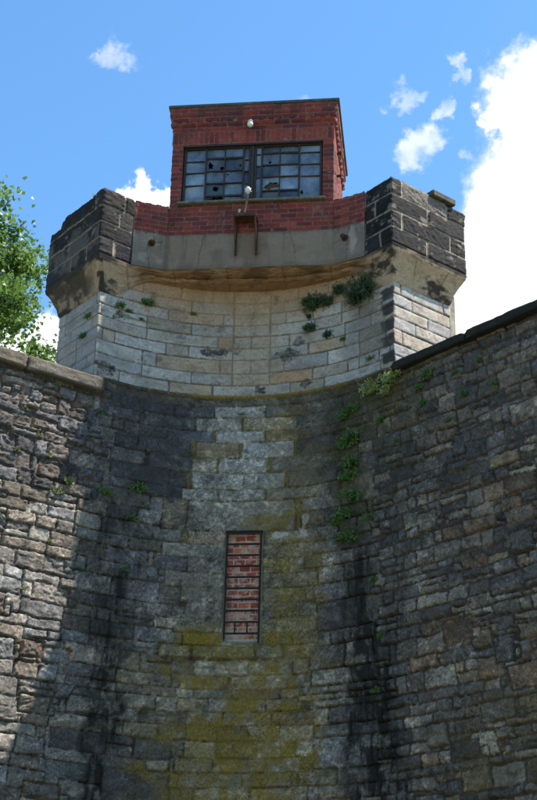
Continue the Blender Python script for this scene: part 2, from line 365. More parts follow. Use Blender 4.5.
# courses of the curved base, read off the photograph
rows = [9.1, 9.045, 8.945, 8.79, 8.607, 8.462, 8.265, 8.071, 7.865, 7.712, 7.52, 7.322, 7.15, 6.98, 6.80, 6.62, 6.44, 6.26, 6.09, 5.935, 5.775, 5.605, 5.44, 5.334, 5.18, 5.022, 4.85, 4.671, 4.51, 4.348]
while rows[-1] > .2: rows.append(rows[-1]-rg.uniform(.15, .22))
rows[-1] = 0
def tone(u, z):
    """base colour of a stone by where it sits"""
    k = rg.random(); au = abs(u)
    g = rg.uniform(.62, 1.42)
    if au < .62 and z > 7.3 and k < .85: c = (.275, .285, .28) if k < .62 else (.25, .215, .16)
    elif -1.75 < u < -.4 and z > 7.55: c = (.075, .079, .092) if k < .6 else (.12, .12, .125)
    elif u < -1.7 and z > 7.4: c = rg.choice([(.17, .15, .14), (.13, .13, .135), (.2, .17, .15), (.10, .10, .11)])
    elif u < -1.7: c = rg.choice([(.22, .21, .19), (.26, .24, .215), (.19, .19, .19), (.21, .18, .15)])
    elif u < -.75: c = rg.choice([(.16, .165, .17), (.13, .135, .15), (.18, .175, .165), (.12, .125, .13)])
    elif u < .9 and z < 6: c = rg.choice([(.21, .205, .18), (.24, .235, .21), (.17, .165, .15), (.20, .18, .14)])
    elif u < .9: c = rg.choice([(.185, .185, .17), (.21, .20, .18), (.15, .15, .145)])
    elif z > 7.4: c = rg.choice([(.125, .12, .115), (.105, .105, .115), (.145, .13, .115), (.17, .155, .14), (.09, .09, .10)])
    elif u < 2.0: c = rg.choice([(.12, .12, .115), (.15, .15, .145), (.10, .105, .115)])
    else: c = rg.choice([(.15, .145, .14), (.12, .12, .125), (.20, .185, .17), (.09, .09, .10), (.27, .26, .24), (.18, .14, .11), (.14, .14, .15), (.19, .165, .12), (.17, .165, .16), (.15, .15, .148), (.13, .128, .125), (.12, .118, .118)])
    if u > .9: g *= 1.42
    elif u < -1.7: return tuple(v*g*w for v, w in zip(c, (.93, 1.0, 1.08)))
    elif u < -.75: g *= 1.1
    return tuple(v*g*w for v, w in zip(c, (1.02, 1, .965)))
def fill_rows(rws, ua, ub, lmin, lmax, tilt, off, ro, split=0., mort=0., endjit=0.):
    for zt, zb in zip(rws, rws[1:]):
        u = ua+rg.uniform(-.3, 0)
        while u < ub:
            w = rg.uniform(lmin, lmax)
            if zt-zb > .24: w *= 1.25
            a, b = max(u, ua-endjit*rg.random()), min(u+w, ub+endjit*rg.random())
            if b-a > .02:
                if rg.random() < split and zt-zb > .13 and w < .5:
                    zm = lerp(zb, zt, rg.uniform(.35, .65))
                    LL.rect(a, b, zb, zm, tone(a, zb), rg.gauss(0, off), tilt, ro, mort*(rg.random() < .4))
                    if w > .24 and rg.random() < .5:
                        mid = lerp(a, b, rg.uniform(.35, .65))
                        LL.rect(a, mid, zm, zt, tone(a, zb), rg.gauss(0, off), tilt, ro, mort*(rg.random() < .4)); a = mid
                    LL.rect(a, b, zm, zt, tone(a, zb), rg.gauss(0, off), tilt, ro)
                else: LL.rect(a, b, zb, zt, tone((a+b)/2, zb), rg.gauss(0, off), tilt, ro, mort*(rg.random() < .45))
            u += w
def jitter(rws, a):
    o = [rws[0]]+[z+rg.uniform(-a, a) for z in rws[1:-1]]+[rws[-1]]; k = 1
    while k < len(o)-1:
        if rg.random() < .08: o.pop(k)
        elif rg.random() < .10 and o[k-1]-o[k] > .15: o.insert(k, (o[k-1]+o[k])/2+rg.uniform(-.015, .015)); k += 2
        else: k += 1
    return o
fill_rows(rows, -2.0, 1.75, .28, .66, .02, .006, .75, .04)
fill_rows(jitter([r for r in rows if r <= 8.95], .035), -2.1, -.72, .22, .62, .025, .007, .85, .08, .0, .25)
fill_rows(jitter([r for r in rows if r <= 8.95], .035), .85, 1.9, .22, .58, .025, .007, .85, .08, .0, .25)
for zt, zb in zip(rows[2:12], rows[3:13]): LL.rect(-.70, .64, zb, zt, (.16, .135, .07), -.008, .0, .5)
rws = [9.1, 8.93]
while rws[-1] > 7.5: rws.append(rws[-1]-rg.choice([.10, .13, .16, .19, .23]))
top_r = rws[:]; 
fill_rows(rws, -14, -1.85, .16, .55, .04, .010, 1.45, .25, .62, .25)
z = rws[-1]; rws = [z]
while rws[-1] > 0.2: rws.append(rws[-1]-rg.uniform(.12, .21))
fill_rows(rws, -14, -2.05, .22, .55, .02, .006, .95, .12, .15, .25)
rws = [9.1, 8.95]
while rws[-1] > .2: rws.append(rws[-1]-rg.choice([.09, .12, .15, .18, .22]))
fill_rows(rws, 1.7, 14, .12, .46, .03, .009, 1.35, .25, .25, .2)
# stones merged over two courses, here and there
for k in range(70):
    u = rg.choice([rg.uniform(-3.6, -2.1), rg.uniform(1.9, 4.6), rg.uniform(1.9, 4.6)]); z = rg.uniform(3.8, 8.7)
    w = rg.uniform(.22, .46); h = rg.uniform(.14, .26)
    LL.rect(u, u+w, z, z+h, tone(u, z), rg.gauss(0, .012), .05, 1.8, 1.0*(rg.random() < .22))
    if rg.random() < .5: LL.rect(u+w, u+w+rg.uniform(.07, .12), z, z+h*.5, tone(u, z), 0, .05, 1.8)
# stones of the centre, placed by hand: (u0, u1, z0, z1, shade, hue)
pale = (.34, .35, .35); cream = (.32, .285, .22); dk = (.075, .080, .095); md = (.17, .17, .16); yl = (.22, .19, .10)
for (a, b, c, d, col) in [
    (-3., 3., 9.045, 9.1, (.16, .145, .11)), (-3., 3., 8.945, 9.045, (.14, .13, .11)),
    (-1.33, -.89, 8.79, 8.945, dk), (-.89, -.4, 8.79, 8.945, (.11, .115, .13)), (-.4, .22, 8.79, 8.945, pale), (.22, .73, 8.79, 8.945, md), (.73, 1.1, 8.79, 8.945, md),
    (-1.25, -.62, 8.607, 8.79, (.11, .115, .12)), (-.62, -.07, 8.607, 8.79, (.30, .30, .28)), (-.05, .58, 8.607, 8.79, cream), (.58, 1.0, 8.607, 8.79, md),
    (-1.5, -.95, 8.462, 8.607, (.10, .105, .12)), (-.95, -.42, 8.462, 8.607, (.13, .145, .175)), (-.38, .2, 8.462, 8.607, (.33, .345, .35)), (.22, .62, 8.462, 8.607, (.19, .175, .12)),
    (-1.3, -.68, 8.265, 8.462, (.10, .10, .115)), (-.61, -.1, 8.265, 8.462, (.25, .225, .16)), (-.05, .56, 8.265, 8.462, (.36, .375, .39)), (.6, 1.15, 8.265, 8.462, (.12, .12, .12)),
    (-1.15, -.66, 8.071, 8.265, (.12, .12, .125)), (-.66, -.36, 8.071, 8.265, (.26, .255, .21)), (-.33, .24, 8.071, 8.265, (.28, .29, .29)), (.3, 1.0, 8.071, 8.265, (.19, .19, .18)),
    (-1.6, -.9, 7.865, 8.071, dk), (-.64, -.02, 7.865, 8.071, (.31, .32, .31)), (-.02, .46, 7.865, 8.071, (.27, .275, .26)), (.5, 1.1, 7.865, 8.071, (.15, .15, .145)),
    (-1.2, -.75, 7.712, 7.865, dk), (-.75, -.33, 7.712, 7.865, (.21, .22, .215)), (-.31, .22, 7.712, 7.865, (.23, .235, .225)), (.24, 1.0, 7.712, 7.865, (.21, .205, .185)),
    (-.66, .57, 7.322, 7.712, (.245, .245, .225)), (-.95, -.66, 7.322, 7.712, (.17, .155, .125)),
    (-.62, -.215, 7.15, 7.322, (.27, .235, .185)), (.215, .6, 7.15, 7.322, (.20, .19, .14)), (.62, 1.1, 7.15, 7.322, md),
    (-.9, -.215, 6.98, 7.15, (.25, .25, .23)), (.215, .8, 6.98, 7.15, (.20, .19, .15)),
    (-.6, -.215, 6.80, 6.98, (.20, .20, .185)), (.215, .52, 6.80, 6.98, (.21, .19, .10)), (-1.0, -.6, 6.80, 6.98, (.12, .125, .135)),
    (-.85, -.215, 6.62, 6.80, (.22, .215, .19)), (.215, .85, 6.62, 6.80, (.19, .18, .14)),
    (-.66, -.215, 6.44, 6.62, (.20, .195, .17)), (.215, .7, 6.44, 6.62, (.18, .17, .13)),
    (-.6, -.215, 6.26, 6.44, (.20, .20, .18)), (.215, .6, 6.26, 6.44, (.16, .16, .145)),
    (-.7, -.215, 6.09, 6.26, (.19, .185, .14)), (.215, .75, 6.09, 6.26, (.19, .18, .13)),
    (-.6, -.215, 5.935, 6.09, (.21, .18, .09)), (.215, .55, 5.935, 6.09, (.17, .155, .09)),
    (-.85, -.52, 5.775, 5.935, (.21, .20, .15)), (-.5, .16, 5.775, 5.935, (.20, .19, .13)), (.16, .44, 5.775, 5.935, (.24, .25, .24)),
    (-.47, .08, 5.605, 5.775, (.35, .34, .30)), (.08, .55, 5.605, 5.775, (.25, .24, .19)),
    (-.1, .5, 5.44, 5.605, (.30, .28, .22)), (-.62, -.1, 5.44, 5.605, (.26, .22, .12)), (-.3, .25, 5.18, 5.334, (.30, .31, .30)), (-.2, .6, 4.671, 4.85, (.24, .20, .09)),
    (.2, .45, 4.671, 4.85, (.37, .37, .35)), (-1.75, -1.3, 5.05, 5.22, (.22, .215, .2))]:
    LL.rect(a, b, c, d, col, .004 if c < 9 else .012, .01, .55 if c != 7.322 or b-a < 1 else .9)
# slit window's sill sticks out a little
LL.off[-1] = .004
LL.finish()
UF = axis(-4.35, 5.1, -13.6, 13.6, .011); ZF = axis(3.55, 9.08, 0, 9.0801, .011)
U, Z = np.meshgrid(UF, ZF)
wmask = None
def lower_disp(U, Z, h, m, I):
    e = fbm(U*4, Z*4, 501, 4)
    rag = sstep(1.3, 2.1, np.abs(U))             # irregular face away from the curved ashlar
    h = h + .022*rag*fbm(U*1.9, Z*1.9, 77, 3)
    h = np.where(Z > 8.93, h+.012*e, h)
    # proud band under the pale course
    h = h + .022*sstep(9.03, 9.05, Z)*sstep(2.0, 1.8, np.abs(U))
    # deep washed-out joints in the right streak
    wash = blob(U, Z, 1.35, 5.9, .42, 1.5, 91, .8, 4)
    h = h - .03*wash*(1-m)
    gap = sstep(.12, .35, fbm(U*5, Z*5, 95, 4, .6)); h = h - .03*gap*(1-m)
    near = (np.abs(U) < .30) & (Z > 5.9) & (Z < 7.36)   # calm edge round the opening
    h = np.where(near, h*.35+.002, h)
    h = h + .03*((Z > 5.79) & (Z < 5.925) & (U > -.85) & (U < .46)) # sill
    return h
def streak(u, z, x0, x1, w0, w1, zt, zb, seed):
    t = np.clip((zt-z)/(zt-zb), 0, 1); c = lerp(x0, x1, t); w = lerp(w0, w1, t)
    d = np.abs(u-c)/w+.75*fbm(u*3.2, z*2.4, seed, 5, .62)
    return sstep(1.3, .25, d)*sstep(zt+.35, zt-.75, z+.45*fbm(u*9, z*2, seed+4, 4))
def lower_col(U, Z, col, m, I):
    n1 = fbm(U*6, Z*6, 201, 5, .62); n2 = fbm(U*17, Z*17, 202, 4, .6); n3 = fbm(U*1.3, Z*1.3, 203, 4)
    # pale crust and dark pits on the stones
    col = col*(1+.85*sstep(.08, .5, n2+.3*n3)*m)[..., None]
    col = mixc(col, (.03, .03, .034), sstep(.18, .5, n1+.45*n2)*.62)
    # yellow-green algae of the middle
    al = np.maximum.reduce([blob(U, Z, .05, 4.7, .95, .75, 31, .9, 3.), blob(U, Z, .1, 5.7, .75, .42, 32, .9, 3.4)*.8, blob(U, Z, .62, 6.7, .36, .95, 33, 1.0, 3)*.55,
                            blob(U, Z, -.42, 5.98, .26, .16, 34, .7, 5)*.9, blob(U, Z, .4, 5.98, .3, .2, 39, .7, 5)*.9, blob(U, Z, .55, 8.2, .35, .8, 35, 1.0, 3.3)*.4, blob(U, Z, .35, 7.42, .45, .13, 36, .8, 4)*.8,
                            blob(U, Z, 3.2, 4.6, .9, .6, 37, 1.1, 3)*.32, blob(U, Z, -.9, 5.2, .5, .7, 38, 1.1, 3)*.3, blob(U, Z, 1.75, 8.75, .3, .3, 46, .9, 4)*.5])
    hs_ = hash2(I.astype(float), I*0.+1, 77)
    al = np.clip(al*(.35+.65*sstep(-.3, .15, fbm(U*9, Z*9, 40, 5, .65)))*(.55+.6*hs_*m+.45*(1-m)), 0, 1)
    # joints of the middle are full of moss
    jm = (1-m)*blob(U, Z, 0, 8.1, .75, .95, 41, .7, 3)
    col = mixc(col, (.245, .183, .024), al*.9)
    col = mixc(col, (.17, .14, .045), jm*.85)
    jm2 = (1-m)*blob(U, Z, -.3, 5.2, 1.3, 1.5, 42, .6, 2.5)
    col = mixc(col, (.12, .095, .03), jm2*.3)
    # black algae streaks where the water runs
    st = np.maximum.reduce([streak(U, Z, 1.28, 1.45, .20, .36, 7.1, 4.6, 51), streak(U, Z, 1.5, 1.45, .34, .40, 6.1, 4.4, 52)*.95,
                            streak(U, Z, -1.45, -1.40, .34, .17, 6.9, 4.9, 53)*.85, blob(U, Z, -1.38, 4.85, .20, .5, 54, .8, 4)*.9, blob(U, Z, -1.42, 6.75, .32, .9, 58, .7, 3)*.55,
                            streak(U, Z, 1.12, 1.3, .15, .2, 8.9, 6.8, 55)*.5])
    st2 = np.maximum.reduce([blob(U, Z, -1.15, 8.25, .62, .62, 56, .7, 2.6)*.5, blob(U, Z, 1.5, 7.8, .8, 1.2, 57, .8, 2)*.5, streak(U, Z, 3.3, 3.1, 1.4, 1.2, 9.6, 7.4, 59)*.35,
                             blob(U, Z, 1.1, 8.45, .5, .6, 62, .8, 2.6)*.4, blob(U, Z, -1.5, 8.95, .8, .16, 63, .6, 3)*.6])
    col = mixc(col, (.05, .05, .052), st2)
    st = st*(.6+.4*sstep(-.35, .25, fbm(U*26, Z*2.2, 79, 4, .6)))*(.8+.3*hash2(I.astype(float), I*0.+2, 78))*(.35+.65*sstep(-.45, .15, fbm(U*9, Z*6, 65, 5, .62)))
    col = mixc(col, (.018, .018, .018), np.clip(st*1.35, 0, .96))
    col = mixc(col, (.012, .012, .01), st*(1-m)*.9)
    # white salts
    col = mixc(col, (.5, .5, .48), blob(U, Z, .38, 7.245, .10, .04, 71, 1.2, 11, .15)*.9+blob(U, Z, .66, 7.26, .07, .05, 72, 1.2, 11, .15)*.7)
    # green moss film high in the right hand angle
    col = mixc(col, (.06, .07, .022), blob(U, Z, 1.3, 8.1, .26, 1.0, 60, 1.1, 4.5)*.55)
    col = mixc(col, (.05, .06, .02), blob(U, Z, 2.0, 8.5, .5, .5, 61, 1.1, 4.5)*.35)
    gm = blob(U, Z, 1.75, 8.82, .75, .16, 66, 1.2, 6)*.6; col = mixc(col, (.05, .055, .018), gm*(1-.5*m))
    # lichen line on the lip
    col = mixc(col, (.26, .20, .05), sstep(9.03, 9.05, Z)*blob(U, Z, .1, 9.07, .9, .3, 64, .8, 5)*.8)
    return col
P, C, I = surface(LL, U, Z, pos_lower, warp=(.030, 1.6), mort_w=.009, edge_w=.013, depth=.022, rough=.0075, rfq=15, dome=.002,
                  mort_col=(.088, .078, .065), seed=3, hook=lower_col, cvar=.42, jag=.020, gain=.82, vein=1.25, wb=(1.115, .98, .875), disp_hook=lower_disp)
nu, nz_ = len(UF), len(ZF)
fu = (UF[:-1]+UF[1:])/2; fz = (ZF[:-1]+ZF[1:])/2; FU, FZ = np.meshgrid(fu, fz)
hole = (FU > WIN[0]) & (FU < WIN[1]) & (FZ > WIN[2]) & (FZ < WIN[3])
cen = LL.cu[I[:-1, :-1]]
sideL = (cen < -1.97) & (FU < -1.5); sideR = (cen > 1.9) & (FU > 1.5)
band = FZ > 8.945
sideL |= band & (FU < -1.9); sideR |= band & (FU > 1.95); sideL &= ~(band & (FU > -1.9)); sideR &= ~(band & (FU < 1.95))
Vf = P.reshape(-1, 3); Cf = C.reshape(-1, 3)

tower = empty('guard_tower', (0, 1.2, 0), 'curved stone corner tower rising above both perimeter walls, with blackened parapet blocks', 'tower')
wallL = empty('stone_wall', tuple(pos_lower(np.array(-6.), np.array(0.))[0]), 'rough rubble perimeter wall on the left with a pale brown coping, partly in sunlight', 'wall', 'perimeter walls meeting at the tower')
wallR = empty('stone_wall', tuple(pos_lower(np.array(6.), np.array(0.))[0]), 'dark rubble perimeter wall on the right with a black mossy coping, all in shade', 'wall', 'perimeter walls meeting at the tower')
for nm, msk, par in (('masonry', sideL, wallL), ('masonry', sideR, wallR), ('curved_base', ~sideL & ~sideR & ~hole, tower)):
    V_, F_, C_ = compact(Vf, grid_faces(nu, nz_, msk & ~hole), Cf)
    link(nm, npmesh(nm, V_, F_, C_), M_RUB, par)

# ---- the bricked-up slit
def brick_layout(u0, u1, z0, z1, seed, res=.005, ch=.0689, bl=.205, tones=None, header=0., soldier=None, white=0.):
    L = Layout(u0-.1, u1+.1, z0-.02, z1+.02, res, seed); r = random.Random(seed)
    z = z0; k = 0
    while z < z1:
        if soldier and abs(z-soldier[0]) < ch/2:
            u = u0-.1
            while u < u1+.1:
                c = r.choice(tones[:4]); g = r.uniform(.88, 1.1)
                L.rect(u, u+.0675, z, z+soldier[1], tuple(x*g for x in c), r.gauss(0, .0015), .01, .8); u += .0675
            z += soldier[1]; k += 1; continue
        hd = r.random() < header
        w = bl/2 if hd else bl
        u = u0-.3+(bl/2 if k % 2 else 0)*(.5 if hd else 1)
        while u < u1+.1:
            c = r.choice(tones); g = r.uniform(.85, 1.15)
            L.rect(u, u+w, z, z+ch, tuple(x*g for x in c), r.gauss(0, .0018), .012, .8); u += w
        z += ch; k += 1
    L.finish(); return L
def flat_pos(origin, du, nn):
    o = np.array(origin, float); d = np.array(du, float); n = np.array(nn, float)
    def f(U, Z):
        P = np.zeros(U.shape+(3,)); P[..., 0] = o[0]+U*d[0]; P[..., 1] = o[1]+U*d[1]; P[..., 2] = Z
        return P, np.broadcast_to(np.array([n[0], n[1], 0.]), P.shape)
    return f
REDS = [(.27, .060, .055), (.22, .048, .047), (.30, .075, .060), (.18, .045, .048), (.14, .045, .055), (.25, .065, .055), (.23, .055, .05)]
SLR = [(.40, .11, .075), (.34, .08, .055), (.42, .14, .10), (.28, .07, .055)]
yw = float(pos_lower(np.array(0.), np.array(6.6))[0][1])
Ls = brick_layout(-.3, .3, 5.96, 7.34, 21, ch=.0735, bl=.135, tones=SLR)
def slit_col(U, Z, col, m, I):
    w = sstep(.0, .45, fbm(U*13, Z*13, 301, 5, .6)+.1)
    col = mixc(col, (.52, .44, .39), w*.7)
    col = mixc(col, (.5, .45, .38), blob(U, Z, -.13, 6.06, .09, .10, 302, .4, 9, .2))
    col = mixc(col, (.10, .06, .05), sstep(.3, .8, fbm(U*5, Z*6, 303, 4))*.5)
    return mixc(col, (.5, .45, .40), sstep(6.05, 6.02, Z))
us = np.arange(-.225, .226, .005); zs = np.arange(5.96, 7.33, .005); U, Z = np.meshgrid(us, zs)
P, C, I = surface(Ls, U, Z, flat_pos((0, yw+.07), (1, 0), (0, -1)), mort_w=.012, edge_w=.006, depth=.006, rough=.004, rfq=22,
                  mort_col=(.52, .44, .39), seed=31, hook=slit_col, cvar=.25, gain=.85, warp=(.006, 6))
slit = link('bricked_window', npmesh('bricked_window', P.reshape(-1, 3), grid_faces(len(us), len(zs)), C.reshape(-1, 3)), M_BRK, tower)
slit['label'] = 'narrow slit window filled with whitewashed red brick'
# reveal: stone cheeks, head and bottom
wy = lambda z: float(pos_lower(np.array(.21), np.array(z))[0][1])
b = MB(); yo = yw-.012
def slab(b, x0, x1, z0, z1, back=.25, front=.008):
    v = [b.bm.verts.new((x, y, z)) for z in (z0, z1) for (x, y) in ((x0, wy(z)+front), (x1, wy(z)+front), (x1, wy(z)+back), (x0, wy(z)+back))]
    for f in ((0, 1, 2, 3), (7, 6, 5, 4), (0, 4, 5, 1), (1, 5, 6, 2), (2, 6, 7, 3), (3, 7, 4, 0)): b.bm.faces.new([v[i] for i in f])
slab(b, -.33, -.209, 5.9, 7.4); slab(b, .209, .33, 5.9, 7.4); slab(b, -.2085, .2085, 7.312, 7.42); slab(b, -.2085, .2085, 5.85, 5.985)
b.build('reveal', plain_mat('reveal_stone', (.12, .115, .09), (.22, .21, .17), 9, .9, 0, .6, .005), slit)
b = MB(); yb = yw-.035
b.box((-.198, yb, 6.66), (.022, .02, 1.30), bev=.003); b.box((.198, yb, 6.63), (.022, .02, 1.33), bev=.003)
for k in range(10): b.box((0, yb-.004, 7.275-k*.1335-(0.0 if k < 9 else 0)), (.41, .016, .022), bev=.002)
b.box((-.075, yb-.004, 6.135), (.016, .012, .12)); b.box((.065, yb-.004, 6.135), (.016, .012, .12))
b.box((0, yb+.002, 7.30), (.44, .03, .02), bev=.003)
b.build('iron_bars', plain_mat('black_iron', (.012, .008, .007), (.035, .018, .013), 25, .8, 0, .5), slit)

# ------------------------------------------------------------------ paths through plan points (outside on the right-hand side)
class Path:
    def __init__(s, pts, corners):
        s.p = np.array(pts, float); d = np.diff(s.p, axis=0); s.l = np.hypot(d[:, 0], d[:, 1]); s.s = np.r_[0, np.cumsum(s.l)]
        s.t = d/s.l[:, None]; s.n = np.stack([s.t[:, 1], -s.t[:, 0]], 1); s.corner = [s.s[i] for i in corners]; s.ci = corners
        s.shift = 0.
    def ev(s, u):
        u = u+s.shift; k = np.clip(np.searchsorted(s.s, u, side='right')-1, 0, len(s.l)-1)
        q = s.p[k]+s.t[k]*(u-s.s[k])[..., None]; n = s.n[k].copy()
        for i in s.ci:
            near = np.abs(u-s.s[i]) < 1e-4; a, b_ = s.n[i-1], s.n[i]; mt = (a+b_)/(1+a@b_); n[near] = mt
        return q, n
    def us(s, res):
        brk = sorted(set([s.s[0], s.s[-1]]+list(s.corner))); out = []
        for a, b_ in zip(brk, brk[1:]):
            out += list(np.linspace(a, b_, max(int(round((b_-a)/res)), 2)+1)[:-1])
        return np.array(out+[brk[-1]])-s.shift
    def pos(s, U, Z):
        q, n = s.ev(U); P = np.concatenate([q, Z[..., None]], -1); return P, np.concatenate([n, np.zeros_like(Z)[..., None]], -1)
def arc_pts(a0, a1, n, off=0.):
    return [((R0-off)*math.sin(t), -A0+(R0-off)*math.cos(t)) for t in np.linspace(a0, a1, n)]
q45 = math.pi/4; TP = .95; BK = 1.3; s2 = math.sqrt(.5)
ap = arc_pts(-q45, q45, 181)
pl = [(-A0-TP*s2+BK*s2, TP*s2+BK*s2), (-A0-TP*s2, TP*s2)]
pts_up = pl+ap+[(-x, y) for x, y in pl[::-1]]
UP = Path(pts_up, [1, 2, len(pl)+len(ap)-1, len(pl)+len(ap)])
UP.shift = (UP.s[2]+UP.s[len(pl)+len(ap)-1])/2   # u = 0 on the tower's axis, as in the layouts
cuL = UP.s[2]-UP.shift; cuR = -cuL
# pale ashlar above the ledge
LU = Layout(-4.4, 4.4, 9.06, 10.62, .01, 5); r5 = random.Random(8)
zr = [9.06, 9.241, 9.396, 9.585, 9.75, 9.91, 10.068, 10.235, 10.39, 10.62]
def atone():
    g = r5.uniform(.9, 1.1); c = r5.choice([(.50, .52, .53), (.46, .49, .51), (.52, .51, .48), (.43, .46, .49), (.50, .46, .40)]); return tuple(x*g for x in c)
for k in range(9):
    zb, zt = zr[k], zr[k+1]
    u = -4.5
    while u < 4.4:
        w = r5.uniform(.35, .75); LU.rect(u, u+w, zb, zt, atone(), r5.gauss(0, .002), .006, .6); u += w
left_j = {0: [-1.99, -1.64, -.99, -.46], 1: [-1.99, -1.35, -.72, -.22], 2: [-1.99, -1.35, -1.17, -.37, -.22], 3: [-1.73, -1.06, -.77, -.22], 4: [-2.1, -1.31, -.41, -.22],
          5: [-1.94, -1.32, -.75, -.22], 6: [-2.05, -1.05, -.35, -.22], 7: [-1.96, -1.25, -.76, -.22], 8: [-2.0, -1.4, -.9, -.5, -.22]}
right_j = {7: [.24, .42, .75, 1.06, 1.5], 6: [.24, .44, .8, 1.19, 1.6], 5: [.24, .82, 1.19, 1.45, 1.8], 4: [.24, .49, .99, 1.24, 1.62], 3: [.24, .74, 1.23, 1.44, 1.8], 2: [.24, .42, 1.0, 1.45, 1.86],
           1: [.24, .8, 1.28, 1.44, 1.75], 0: [-.46, .08, .51, .96, 1.77, 2.0], 8: [.24, .6, 1.0, 1.5]}
W = (.52, .55, .56); T = (.47, .40, .31); G = (.42, .45, .48); O = (.52, .36, .24); K = (.40, .38, .34); S_ = (.47, .48, .46)
lc = {0: [S_, W, T, G], 1: [G, W, G], 2: [W, G, T, T], 3: [W, K, W], 4: [S_, S_, O], 5: [W, K, G], 6: [W, T, G], 7: [G, K, G], 8: [T, T, T, T]}
rc = {7: [K, K, S_, K], 6: [S_, S_, W, K], 5: [W, S_, S_, K], 4: [S_, S_, W, G], 3: [G, T, W, K], 2: [K, G, W, K], 1: [O, K, W, G], 0: [W, G, K, W, K], 8: [T, T, T]}
for k in range(9):
    zb, zt = zr[k], zr[k+1]
    for J, CC in ((left_j, lc), (right_j, rc)):
        for (a, b_), c in zip(zip(J[k], J[k][1:]), CC[k]):
            g = r5.uniform(.92, 1.08); LU.rect(a, b_, zb, zt, tuple(x*g for x in c), r5.gauss(0, .002), .006, .6)
    if k > 0:                                    # the infilled strip in the middle
        if k in (2, 4): LU.rect(-.22, 0, zb, zt, (.50, .47, .41), 0, .004, .7); LU.rect(0, .24, zb, zt, (.46, .43, .38), 0, .004, .7)
        else: LU.rect(-.22, .24, zb, zt, r5.choice([(.50, .47, .42), (.47, .46, .42), (.52, .46, .38)]), 0, .004, .7)
LU.finish(4)
def up_col(U, Z, col, m, I):
    n = fbm(U*7, Z*12, 401, 5, .62); n2 = fbm(U*20, Z*28, 402, 4, .6)
    col = mixc(col, (.60, .60, .58), sstep(.1, .5, n2)*m*.35)
    col = mixc(col, (.17, .17, .175), sstep(.28, .6, n+.3*n2)*m*.55)
    # rust-coloured wash below the corbel
    t = sstep(9.95, 10.45, Z+.12*n)*sstep(1.9, 1.3, np.abs(U)); col = mixc(col, (.55, .35, .21), t*.62)
    t = sstep(.9, .2, np.abs(U))*.35; col = mixc(col, (.47, .38, .28), t*np.ones_like(Z))
    # black crust stains
    bl = np.maximum.reduce([blob(U, Z, -1.72, 9.98, .10, .07, 411, 1.3, 13, .2), blob(U, Z, -.42, 9.68, .22, .05, 412, 1.3, 12, .2), blob(U, Z, -1.85, 9.2, .14, .09, 413, 1.3, 12, .2),
                            blob(U, Z, .47, 9.62, .16, .06, 414, 1.3, 12, .2), blob(U, Z, .12, 9.15, .06, .05, 415, 1.3, 13, .2), blob(U, Z, .72, 9.2, .07, .05, 416, 1.3, 13, .2), blob(U, Z, .6, 9.77, .05, .06, 417, 1.3, 13, .2)*.8,
                            blob(U, Z, -2.4, 10.0, .5, .06, 419, .9, 5)*.5])
    for zc in (9.25, 9.47, 9.68, 9.9, 10.1):     # black quoin patches down the right pier's inner edge
        e_ = .05*fbm(U*14, Z*14, int(zc*100), 5, .65)
        bl = np.maximum(bl, sstep(-.22, -.16, U-cuR+e_+.25*(Z-zc))*sstep(.03, .0, U-cuR+e_*.3)*sstep(.085, .065, np.abs(Z-zc+.02)+e_*.5))
    bl = np.clip(bl*(.55+.6*sstep(-.3, .3, fbm(U*22, Z*26, 430, 4, .65))+.6*(U > cuR-.25)), 0, 1)
    col = mixc(col, (.035, .037, .045), bl*.92)
    # brown run-off below the joints and under the corbel
    rn = sstep(.05, .5, fbm(U*9, Z*1.6, 431, 5, .6))*.38*sstep(9.2, 10.3, Z); col = mixc(col, (.30, .21, .14), rn)
    col = mixc(col, (.24, .22, .19), sstep(.05, .5, fbm(U*3, Z*5, 432, 5, .62))*.45)
    col = mixc(col, (.09, .085, .08), sstep(.28, .55, fbm(U*4.5, Z*8, 433, 6, .68))*.55*m)
    col = col*1; gry = blob(U, Z, 1.55, 9.75, .3, .6, 421, .8, 4)*.5; col = mixc(col, (.20, .20, .20), gry)
    col = mixc(col, (.30, .32, .35), np.clip((np.abs(U)-cuR)*30, 0, 1)*(U < 0)*.45)   # left outer pier face mixed greyer
    col = mixc(col, (.10, .12, .06), blob(U, Z, -1.45, 9.98, .3, .02, 422, .6, 9)*.6)
    return col
us = UP.us(.012); zs = np.linspace(9.06, 10.6, 140); U, Z = np.meshgrid(us, zs)
P, C, I = surface(LU, U, Z, UP.pos, warp=(.010, 2.5), mort_w=.010, edge_w=.010, depth=.013, rough=.0045, rfq=9, dome=.002,
                  mort_col=(.13, .105, .075), seed=41, hook=up_col, cvar=.16, vfy=2.5, vein=.8)
link('upper_wall', npmesh('upper_wall', P.reshape(-1, 3), grid_faces(len(us), len(zs)), C.reshape(-1, 3)), M_ASH, tower)

# ---- corbel under the parapet
po = .166; TO = 1.2835
cl = np.array([-A0, -po*math.sqrt(2)])
oL = cl+np.array([-s2, s2])*TO; iL = cl+np.array([s2, s2])*.479
kx, ky = 1.0531, .279
top_key = [oL+np.array([s2, s2])*(BK+.1), oL, cl, iL, np.array([-kx, ky]), np.array([kx, ky]), iL*[-1, 1], cl*[-1, 1], oL*[-1, 1], (oL+np.array([s2, s2])*(BK+.1))*[-1, 1]]
thi = math.radians(35); thk = math.asin(min(kx/R0, 1))
def ap1(t): return np.array([R0*math.sin(t), -A0+R0*math.cos(t)])
bot_key = [np.array(pl[0]), np.array(pl[1]), np.array([-A0, 0.]), ap1(-thi), ap1(-thk), ap1(thk), ap1(thi), np.array([A0, 0.]), np.array(pl[1])*[-1, 1], np.array(pl[0])*[-1, 1]]
bth = [None, None, -q45, -thi, -thk, thk, thi, q45]
rowsT, rowsB, par = [], [], []
uacc = 0
